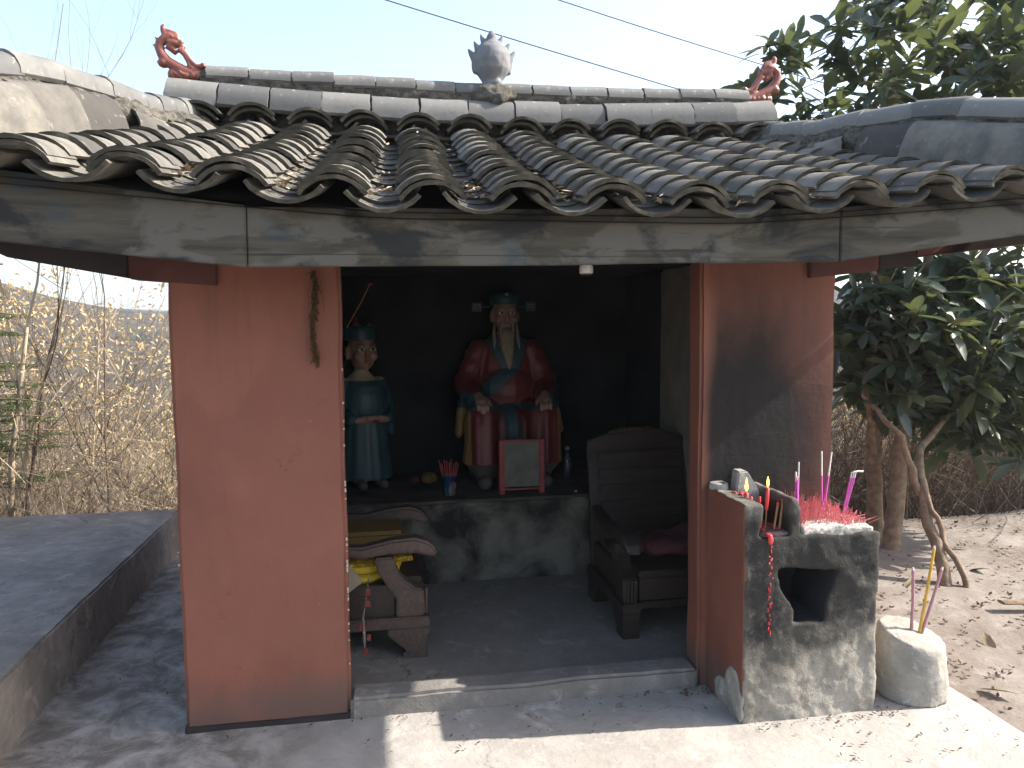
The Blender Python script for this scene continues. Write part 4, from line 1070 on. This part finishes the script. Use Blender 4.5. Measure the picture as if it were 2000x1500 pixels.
# yellow cushion wrapped on the left chair
CU = thing('yellow_cushion', 'folded yellow satin cushion with gold brocade trim on armchair', 'cushion', (-.15, .82, .40))
mb = MB(); mb.box(-.36, .10, .63, .9, .41, .50); mb.ell((-.1, .80, .45), (.24, .24, .07)); finish(remesh(mb, .016, 8), 'pillow', M['cushion'], CU, vfn=lambda c, nn: c+noise.noise_vector(c*9)*.012)
mb = MB(); mb.tube([(-.36, .60, .465), (-.15, .595, .475), (.03, .595, .485), (.15, .61, .49)], [.045, .05, .05, .04], 10, flat=.45); mb.build('brocade_trim', M['brocade'], CU, smooth=60, jit=.008, jscale=9)
mb = MB(); mb.tube([(-.36, .595, .40), (-.2, .59, .39), (-.05, .595, .40), (.09, .605, .44)], [.05, .055, .05, .03], 10, flat=.5); mb.build('satin_fold', M['cushion'], CU, smooth=60, jit=.008, jscale=9)
mb = MB(); mb.box(-.34, .125, .74, 1.02, .43, .585); tag(mb.build('brown_box', simple('ochre_box', (.15, .09, .03), .8, .2, .2), None, bevel=.02, smooth=50), 'ochre cloth-covered box behind the yellow cushion', 'box')
mb = MB(); mb.box(0, .115, 0, .004, 0, .28)
Mt = Matrix.Translation((-.175, .34, .40)) @ Matrix.Rotation(R(-36), 4, 'Y')
for i, p in enumerate(mb.v): mb.v[i] = tuple(Mt @ V(p))
tag(mb.build('cardboard_sheet', M['card']), 'strip of brown cardboard leaning behind the left pier', 'cardboard')
PB = thing('plastic_strip', 'crumpled clear plastic strip with red scraps hanging by the pier', 'plastic', (-.09, .36, .5))
mb = MB(); mb.tube([(-.055, .35, .50), (-.07, .35, .40), (-.085, .35, .30), (-.082, .35, .20), (-.078, .35, .10)], [.006, .016, .02, .022, .004], 7, flat=.3); mb.build('plastic_film', M['plastic'], PB, smooth=60, jit=.008, jscale=25)
for z in (.40, .35, .24, .19, .12):
    x_ = -.10+rnd.uniform(0, .03); MB().box(x_, x_+.02, .337, .340, z, z+.03).build('red_scrap', M['redpaint'], PB, jit=.008, jscale=30)
mb = MB(); mb.ell((1.58, .78, .43), (.20, .16, .06)); mb.ell((1.50, .74, .44), (.10, .12, .055)); mb.ell((1.7, .8, .45), (.12, .12, .07))
o = finish(remesh(mb, .014, 3), 'red_cloth', M['redcloth'], None, vfn=lambda c, nn: c+noise.noise_vector(c*11)*.022); tag(o, 'crumpled dark red cloth on the armchair seat', 'cloth')
mb = MB(); mb.tube([(1.36, 1.245, .985), (1.45, 1.235, .993), (1.6, 1.235, .995), (1.7, 1.245, .985)], [.01, .02, .02, .01], 8); o = mb.build('straw_rope', M['straw'], None, smooth=60, jit=.01, jscale=12); tag(o, 'dry straw bundle lying along the armchair crest', 'straw')

# ------------------------------------------------------------------ wires
for i, (a, b, label) in enumerate((((0.193, 7.000, 5.715), (3.940, 7.000, 4.825), 'lower black overhead wire passing behind the finial'), ((2.673, 8.000, 6.269), (5.339, 8.000, 5.632), 'upper black overhead wire running into the evergreen crown'))):
    a, b = V(a), V(b); d = b-a; a2 = a-d*1.5; b2 = b+d*1.5
    o = MB().tube([a2.lerp(b2, k/16)+V((0, 0, -.10*math.sin(math.pi*k/16)+.10)) for k in range(17)], .0075, 5).build('overhead_wire', M['wire'], None, smooth=60)
    tag(o, label, 'wire')

# ------------------------------------------------------------------ vegetation
def leaf_geo(p, d, up, ln, wd, droop, vs, fs, fold=.25):
    d = d.normalized(); s = d.cross(up)
    if s.length < .05: s = d.orthogonal()
    s.normalize(); u = s.cross(d); b = len(vs)
    prof = ((0, .10), (.3, .75), (.62, 1), (.85, .66), (1, .03))
    for t, w_ in prof:
        c = p+d*ln*t-V((0, 0, 1))*droop*ln*t*t
        vs += [c+s*wd*w_*.5+u*fold*wd*w_*.5, c, c-s*wd*w_*.5+u*fold*wd*w_*.5]
    for i in range(4):
        for j in (0, 1): fs.append((b+i*3+j, b+i*3+j+1, b+(i+1)*3+j+1, b+(i+1)*3+j))
LM = []
for k in range(5):
    vs, fs = [], []; leaf_geo(V((0, 0, 0)), V((0, 1, 0)), V((0, 0, 1)), 1, .33, (.08, .2, .34, .45, .0)[k], vs, fs, (.25, .35, .15, .3, .2)[k]); LM.append(fast_mesh('leaf', vs, fs, M['leaf'], smooth=True))
def evergreen(name, label, stems, ells, n_ros, seed, nleaf=(8, 12), ln=(.15, .25), nobj=300, loc=None):
    q = random.Random(seed)
    T = thing(name, label, 'tree', loc or stems[0][0][0])
    mb = MB(); nodes = []
    for pts, r in stems:
        pts = [V(p) for p in pts]; fine = []
        for i in range(len(pts)-1):
            for k in range(5): fine.append(pts[i].lerp(pts[i+1], k/5)+noise.noise_vector(pts[i]*3+V((k, 0, 0)))*.025)
        fine.append(pts[-1]); rr = [r[0]*(1-i/(len(fine)-1))+r[1]*i/(len(fine)-1) for i in range(len(fine))]
        mb.tube(fine, rr, 9); nodes += [(p, x) for p, x in zip(fine, rr) if p.z > .5]
    ros = []
    for c, r, k in ells:
        for i in range(int(n_ros*k)):
            while True:
                d = V((q.uniform(-1, 1), q.uniform(-1, 1), q.uniform(-1, 1)))
                if .2 < d.length < 1: break
            d *= (d.length**-.35); ros.append(V(c)+V((d.x*r[0], d.y*r[1], d.z*r[2])))
    small = True
    br = mb if small else MB(); ros.sort(key=lambda p: min((p-x[0]).length for x in nodes))
    tips = []
    for p in ros:
        bp, brad = min(nodes, key=lambda x: (x[0]-p).length+.25*max(0, x[0].z-p.z+.1))
        d = p-bp
        if d.length < .05: continue
        mid = bp+d*.5+V((q.gauss(0, .05), q.gauss(0, .05), -.06*d.length)); r0 = min(brad*.75, .006+.012*d.length)
        br.tube([bp, bp.lerp(mid, .5), mid, mid.lerp(p, .5)+V((0, 0, .01)), p], [r0, r0*.85, r0*.7, r0*.6, .004], 5)
        nodes += [(mid, r0*.7), (p, .006)]; tips.append((p, (p-mid).normalized()))
    mb.build('trunk', M['bark'], T, smooth=70)
    if not small: br.build('branch', M['bark'], T, smooth=70)
    leaves = []
    for p, d in tips:
        ax = (d*.6+V((0, 0, .8))+V((q.gauss(0, .3), q.gauss(0, .3), 0))).normalized()
        k = q.randint(*nleaf); a0 = q.uniform(0, 6.28); ort = ax.orthogonal().normalized()
        for i in range(k):
            a = a0+i*2.4; el = R(q.uniform(-25, 62)); rad = Quaternion(ax, a) @ ort
            dd = rad*math.cos(el)+ax*math.sin(el); s = q.uniform(*ln)
            leaves.append((p-ax*q.uniform(0, .09), dd, ax, s, q.randrange(4)))
    # the leaves that show largest stay objects of their own
    def vis(l):
        v = l[0]+l[1]*l[3]*.5-CAM; z = v.dot(Fw)
        if z < .2: return 1e9
        u, w_ = v.dot(Rt)/z*.75*2, v.dot(Up)/z*.75*2*4/3
        py = 750-w_*.5*1500; px = 1000+u*.5*2000
        hid = abs(u) > 1 or abs(w_) > 1 or (px < 1640 and py > 215) or (215 < py < 500)
        return z/l[3]+(1e6 if hid else 0)
    leaves.sort(key=vis)
    vs, fs = [], []
    for p, d, up, s, k in leaves[nobj:]: leaf_geo(p, d, up, s, s*.33, (.08, .2, .34, .45)[k], vs, fs, (.25, .35, .15, .3)[k])
    CR = link('crown', fast_mesh('crown', vs, fs, M['leaf'], off(T), True), T, 'stuff')
    for p, d, up, s, k in leaves[:nobj]:
        y = d.normalized(); x_ = y.cross(up)
        if x_.length < .05: x_ = y.orthogonal()
        x_.normalize(); put('leaf', LM[k], p, Matrix((x_, y, x_.cross(y))).transposed(), CR, s)
    return T
evergreen('broadleaf_evergreen_tree', 'evergreen tree with large glossy leaves growing beside the shrine', [
    ([(3.83, 2.16, -.1), (3.80, 2.18, .7), (3.83, 2.2, 1.4), (3.72, 2.3, 2.2), (3.55, 2.4, 3.1)], (.066, .02)),
    ([(3.75, 1.86, -.1), (3.86, 1.95, .6), (4.02, 2.05, 1.2), (4.25, 2.2, 2.2), (4.5, 2.3, 3.4)], (.068, .022)),
    ([(4.02, 2.05, 1.2), (3.8, 2.0, 1.75), (3.4, 2.1, 2.4), (3.1, 2.35, 3.1)], (.032, .012)),
    ([(3.83, 2.2, 1.4), (4.3, 2.0, 1.9), (4.9, 2.1, 2.4), (5.4, 2.3, 3.0)], (.035, .012)),
    ([(3.56, 1.07, -.06), (3.62, 1.35, .35), (3.75, 1.62, .72), (4.1, 1.75, .95), (4.5, 1.8, 1.1)], (.042, .012)),
    ([(3.65, 1.45, .45), (3.52, 1.5, .85), (3.45, 1.8, 1.1), (3.6, 2.0, 1.4)], (.026, .01)),
    ([(3.66, 1.0, -.06), (3.64, 1.2, .2), (3.66, 1.42, .5)], (.02, .016)),
    ([(3.83, 2.2, .5), (3.66, 2.0, .85), (3.55, 1.95, 1.15), (3.62, 1.9, 1.5)], (.028, .012))],
    [((4.35, 2.5, 3.35), (1.25, .9, 1.0), .34), ((5.3, 2.3, 3.4), (1.0, .9, 1.1), .24), ((4.1, 2.05, 1.55), (.75, .7, .62), .30), ((4.6, 1.95, 1.05), (.75, .5, .4), .10), ((3.75, 1.9, 1.35), (.3, .4, .4), .06), ((4.9, 2.1, 1.6), (.75, .8, .7), .15), ((2.98, 2.4, 3.35), (.18, .25, .42), .035), ((4.6, 1.8, .8), (.4, .3, .25), .03), ((4.0, 2.5, 2.75), (.9, .6, .35), .16), ((5.2, 2.4, 2.75), (.9, .7, .4), .12)], 520, 3, (8, 13), (.12, .28))
evergreen('evergreen_sapling', 'slim evergreen sapling whose leafy tip shows above the ridge', [([(2.35, 3.0, -.3), (2.33, 3.0, 1.5), (2.35, 3.0, 3.22)], (.02, .005))], [((2.35, 3.0, 3.27), (.04, .04, .06), .01)], 200, 9, (4, 6), (.08, .12), 12)

def twig_tree(mb, p, d, r, ln, depth, q, tips, spread=.55, up=.12, n=4, kids=(2, 3)):
    pts = [p]; rr = [r]; dd = d.normalized()
    for i in range(4):
        dd = (dd+V((q.gauss(0, .11), q.gauss(0, .11), q.gauss(0, .08)+up*.25))).normalized(); pts.append(pts[-1]+dd*ln/4); rr.append(r*(1-.13*(i+1)))
    mb.tube(pts, rr, n, caps=False)
    if depth == 0: tips.append((pts[-1], dd)); return
    for k in range(q.randint(*kids)):
        i = q.choice((1, 2, 3, 4)); nd = (dd+V((q.gauss(0, spread), q.gauss(0, spread), q.gauss(0, spread*.6)+up))).normalized()
        twig_tree(mb, pts[i], nd, rr[i]*.62, ln*q.uniform(.55, .8), depth-1, q, tips, spread, up, 3 if depth < 3 else n, kids)
    twig_tree(mb, pts[-1], dd, rr[-1]*.9, ln*.7, depth-1, q, tips, spread, up, 3 if depth < 3 else n, kids)
def add_leaves(tips, q, k, ln, vs, fs, spread=.06):
    for p, d in tips:
        for i in range(k):
            dd = V((q.gauss(0, 1), q.gauss(0, 1), q.gauss(-.3, .8))); c_ = p-d*q.uniform(0, .25)+V((q.gauss(0, spread),)*1+(q.gauss(0, spread), q.gauss(0, spread)))
            leaf_geo(c_, dd, V((q.gauss(0, 1), q.gauss(0, 1), 1)), q.uniform(*ln), q.uniform(*ln)*.42, q.uniform(0, .4), vs, fs, .4)
# shrubs keeping their pale dry leaves
def dry_shrub(label, base, h, seed, dens, lean=(0, 0)):
    q = random.Random(seed); T = thing('dry_leaf_shrub', label, 'shrub', base); mb = MB(); tips = []
    for k in range(4):
        twig_tree(mb, V(base)+V((q.gauss(0, .1), q.gauss(0, .1), 0)), V((q.gauss(0, .22)+lean[0], q.gauss(0, .2)+lean[1], 1)), .018, h*.42, 3, q, tips, .5, .12, 5)
    mb.build('stems', M['twig2'], T, smooth=70)
    vs, fs = [], []; add_leaves([t for t in tips if q.random() < dens], q, 16, (.028, .06), vs, fs, .07)
    link('foliage', fast_mesh('foliage', vs, fs, M['dryleaf'], off(T)), T, 'stuff')
dry_shrub('tall shrub full of pale dry leaves behind the terrace', (-2.75, 4.6, hz(-2.75, 4.6)), 3.2, 11, .75)
dry_shrub('pale dry-leaved shrub close to the red pier corner', (-2.05, 4.9, hz(-2.05, 4.9)), 2.5, 12, .6, (.12, 0))
dry_shrub('sparse dry-leaved shrub in the scrub further down the slope', (-4.0, 6.2, hz(-4, 6.2)), 3.6, 13, .5)
dry_shrub('russet dry-leaved shrub behind the evergreen tree', (6.2, 4.6, hz(6.2, 4.6)), 2.6, 14, .3)
dry_shrub('low dry-leaved shrub under the evergreen tree', (5.2, 4.0, hz(5.2, 4.0)), 1.9, 15, .45)

def sapling(base, d, h, r, seed, mat='twig', depth=2, spread=.4, group='leafless saplings beyond the terrace', label='thin leafless sapling rising from the scrub beyond the terrace'):
    q = random.Random(seed); T = thing('bare_sapling', label, 'sapling', base, group); mb = MB(); tips = []
    twig_tree(mb, V(base), V(d), r, h, depth, q, tips, spread, .1, 6, (3, 4)); mb.build('stems', M[mat], T, smooth=70)
for i, (b, d, h, r, mt) in enumerate((((-2.95, 3.3), (.30, .1, 1), 2.0, .028, 'twig'), ((-2.72, 3.25), (-.05, 0, 1), 1.5, .020, 'twig2'), ((-2.2, 3.4), (.02, .1, 1), 2.4, .011, 'twig2'), ((-2.5, 3.6), (.5, .2, 1), 2.0, .012, 'twig'), ((-1.95, 3.5), (.25, .2, 1), 1.8, .010, 'twig'), ((-3.2, 3.5), (.9, 0, .45), 1.7, .014, 'twig2'), ((-2.6, 4.0), (.7, .1, .8), 2.6, .012, 'twig2'), ((-2.35, 3.9), (-.3, .1, 1), 2.3, .010, 'twig'))):
    sapling((b[0], b[1], hz(*b)-.05), d, h, r, 50+i, mt)
# leafless tree whose crown tips show over the left hip
q = random.Random(77); T = thing('bare_tree', 'leafless tree whose fine twigs show above the left hip', 'tree', (-5.7, 7.2, hz(-5.7, 7.2)-.1)); mb = MB(); tips = []
twig_tree(mb, V((-5.7, 7.2, hz(-5.7, 7.2)-.1)), V((.06, 0, 1)), .07, 3.7, 4, q, tips, .42, .22, 7); mb.build('trunk', M['twig2'], T, smooth=70)

# conifer
def conifer(label, base, h, seed, z0=.25):
    q = random.Random(seed); T = thing('conifer', label, 'tree', base); b = V(base); br = MB(); br.tube([b, b+V((0, 0, h*.5)), b+V((.02, 0, h))], [.05, .035, .008], 8)
    vs, fs = [], []; z = z0*h
    while z < h*.97:
        for k in range(4):
            a = q.uniform(0, 6.28); ln = .95*(1-z/h)**.7+.12; d = V((math.cos(a), math.sin(a), .12)); pts = [b+V((0, 0, z))+d*ln*t+V((0, 0, -.14*ln*t*t)) for t in (0, .33, .66, 1)]
            br.tube(pts, [.012, .009, .006, .003], 4)
            for i in range(int(26*ln)+8):
                t = q.uniform(.12, 1); p = pts[0].lerp(pts[3], t)+V((0, 0, -.02)); side = d.cross(V((0, 0, 1)))*q.choice((-1, 1)); sd = (d*.8+side+V((0, 0, q.gauss(0, .15)))).normalized(); sl = ln*.32*(1.1-t)+.05
                e = p+sd*sl; stick(p, e, .0022, vs, fs)
                for j in range(int(sl*150)):
                    u = j/(sl*150); c0 = p.lerp(e, u); nd = (sd*.7+V((q.gauss(0, .6), q.gauss(0, .6), q.gauss(.1, .5)))).normalized()*.034; w_ = nd.cross(V((.3, .2, 1))).normalized()*.0032; k0 = len(vs); vs += [c0-w_, c0+w_, c0+nd]; fs.append((k0, k0+1, k0+2))
        z += .13
    br.build('trunk', M['bark'], T, smooth=70); link('needles', fast_mesh('needles', vs, fs, M['needle'], off(T)), T, 'stuff')
conifer('young green conifer growing at the end of the terrace', (-3.12, 3.2, hz(-3.12, 3.2)-.1), 2.9, 5)

# dry brush that nobody could count
def brush(name, label, n_, xr, yr, hr, mat, seed, r=.004, clear=None):
    q = random.Random(seed); vs, fs = [], []
    for i in range(n_):
        x = q.uniform(*xr); y = q.uniform(*yr)
        if clear and clear(x, y): continue
        p = V((x, y, hz(x, y)-.05)); h = q.uniform(*hr); d = V((q.gauss(0, .42), q.gauss(0, .35), 1)).normalized(); pts = [p]
        for k in range(4): d = (d+V((q.gauss(0, .2), q.gauss(0, .2), q.gauss(-.04, .12)))).normalized(); pts.append(pts[-1]+d*h/4)
        rr = r*q.uniform(.5, 1.4)*(1+.04*y)
        for k in range(4): stick(pts[k], pts[k+1], rr*(1-.18*k), vs, fs)
        for k in (2, 3, 3, 4):
            dd = (d+V((q.gauss(0, .7), q.gauss(0, .7), q.gauss(.1, .4)))).normalized(); e = pts[k]+dd*h*.28; stick(pts[k], e, rr*.45, vs, fs)
            stick(pts[k].lerp(e, .5), pts[k].lerp(e, .5)+(dd+V((q.gauss(0, .6), q.gauss(0, .6), .2))).normalized()*h*.16, rr*.35, vs, fs)
    tag(link(name, fast_mesh(name, vs, fs, mat)), label, 'brush', kind='stuff')
brush('dry_brush', 'tangle of dry twigs and stalks behind the terrace', 4600, (-6.5, -.6), (3.0, 9.5), (.35, 1.5), M['brush'], 31, .0026)
brush('dark_brush', 'darker bare twigs mixed through the dry scrub', 1500, (-6.5, -.6), (3.0, 8.5), (.6, 2.0), M['twig2'], 33, .0034)
brush('brown_undergrowth', 'brown tangled undergrowth beneath the evergreen tree', 3400, (2.6, 10), (2.75, 8.5), (.5, 1.7), M['twig2'], 32, .0045)
brush('pale_undergrowth', 'pale dry stalks in the undergrowth behind the tree', 900, (2.6, 10), (2.75, 8.0), (.5, 1.9), M['brush'], 34, .0045)
def thicket(name, label, n_, xr, yr, hr, mat, seed, r_=.008):
    q = random.Random(seed); mb = MB(); tips = []
    for i in range(n_):
        x = q.uniform(*xr); y = q.uniform(*yr); h = q.uniform(*hr)
        for k in range(2): twig_tree(mb, V((x, y, hz(x, y)-.05)), V((q.gauss(0, .4), q.gauss(0, .3), 1)), r_*q.uniform(.7, 1.3), h*.5, 3, q, tips, .55, .06, 3)
    tag(link(name, fast_mesh(name, mb.v, mb.f, mat)), label, 'brush', kind='stuff'); return tips
tp = thicket('bare_thicket', 'pale leafless thicket massed behind the terrace', 80, (-5.6, -1.3), (3.2, 8.0), (1.3, 2.7), M['twig'], 61)
vs, fs = [], []; add_leaves([t for t in tp if rnd.random() < .4], rnd, 4, (.025, .05), vs, fs, .05)
tag(link('thicket_leaves', fast_mesh('thicket_leaves', vs, fs, M['dryleaf'])), 'scattered dry leaves clinging to the pale thicket', 'leaves', kind='stuff')
thicket('dark_thicket', 'dark leafless thicket behind the evergreen trunks', 46, (3.2, 9.5), (2.9, 7.0), (1.0, 2.4), M['twig2'], 62)
# fallen leaves on the soil to the right
vs, fs = [], []; q = random.Random(5)
for i in range(900):
    x = q.uniform(2.56, 6.5); y = q.uniform(-1.2, 2.5); s = q.uniform(.012, .026); a = q.uniform(0, 6.28); c0 = V((x, y, hz(x, y)+.010))
    for k in range(q.randint(2, 4)):
        b = a+k*2.0+q.gauss(0, .4); e = V((math.cos(b), math.sin(b), q.uniform(.1, .8))); g_ = V((-math.sin(b), math.cos(b), .1)); k0 = len(vs)
        vs += [c0, c0+e*s*.6+g_*s*.4, c0+e*s*1.2, c0+e*s*.6-g_*s*.4]; fs.append((k0, k0+1, k0+2, k0+3))
tag(link('leaf_litter', fast_mesh('leaf_litter', vs, fs, M['litter'])), 'dark curled leaf litter scattered on the soil', 'leaf litter', kind='stuff')
vs, fs = [], []
for i in range(420):
    x, y = rnd.choice([(rnd.uniform(-.78, 1.4), -.02-abs(rnd.gauss(0, .03))), (rnd.uniform(1.44, 2.1), -.37-abs(rnd.gauss(0, .03))), (rnd.uniform(-1.4, -.6), rnd.uniform(-.5, 2)), (2.06+abs(rnd.gauss(0, .03)), rnd.uniform(-.36, .1)), (rnd.uniform(-.1, 1.35), rnd.uniform(-.35, -.02)), (rnd.uniform(1.3, 1.44), rnd.uniform(-.1, .02)), (rnd.uniform(1.5, 2.45), rnd.uniform(-.75, -.36))]); s = rnd.uniform(.003, .012); a = rnd.uniform(0, 6.28); c0 = V((x, y, .008)); e = V((math.cos(a), math.sin(a), .3))*s; g_ = V((-math.sin(a), math.cos(a), .1))*s*.4; k0 = len(vs); vs += [c0-e, c0+g_, c0+e, c0-g_]; fs.append((k0, k0+1, k0+2, k0+3))
tag(link('apron_debris', fast_mesh('apron_debris', vs, fs, M['litter'])), 'small leaf and paper scraps strewn on the apron', 'debris', kind='stuff')
o = MB().tube([(3.55, .62, 0), (3.9, .55, .01), (4.4, .42, .015)], [.035, .03, .035], 8, flat=.35).build('fallen_branch', M['bark'], None, smooth=60, jit=.01, jscale=9); tag(o, 'reddish piece of wood lying on the leaf-strewn soil', 'wood')
for i, (x, y, a) in enumerate(((2.78, -.32, .6), (3.4, 1.15, 2.0), (4.0, 1.2, .4), (3.15, .3, 2.6))):
    me = LM[i % 4]; o = bpy.data.objects.new('fallen_leaf', me.copy()); o.data.materials[0] = simple('fallen_leaf_%d' % i, ((.20, .19, .07), (.34, .27, .16), (.16, .17, .06), (.25, .2, .12))[i], .7); C.objects.link(o)
    o.location = (x, y, hz(x, y)+.035); o.rotation_euler = (R(-6), R(20), a); o.scale = (.16,)*3; tag(o, ('large olive leaf lying by the apron edge', 'large tan leaf lying near the leaning trunk', 'large green leaf lying behind the fallen wood', 'large brown leaf lying on the open soil')[i], 'leaf')

# ------------------------------------------------------------------ air
n = bpy.data.materials.new('haze'); n.use_nodes = True; t_ = n.node_tree; t_.nodes.remove(t_.nodes['Principled BSDF'])
pv_ = t_.nodes.new('ShaderNodeVolumePrincipled'); pv_.inputs['Color'].default_value = (.82, .88, .95, 1); pv_.inputs['Density'].default_value = .0010; pv_.inputs['Anisotropy'].default_value = .3
t_.links.new(pv_.outputs[0], t_.nodes['Material Output'].inputs['Volume'])
tag(MB().box(-960, 960, -75, 1060, -30, 60).build('haze', n), 'thin pale haze lying over the valley and hills', 'haze', kind='stuff')
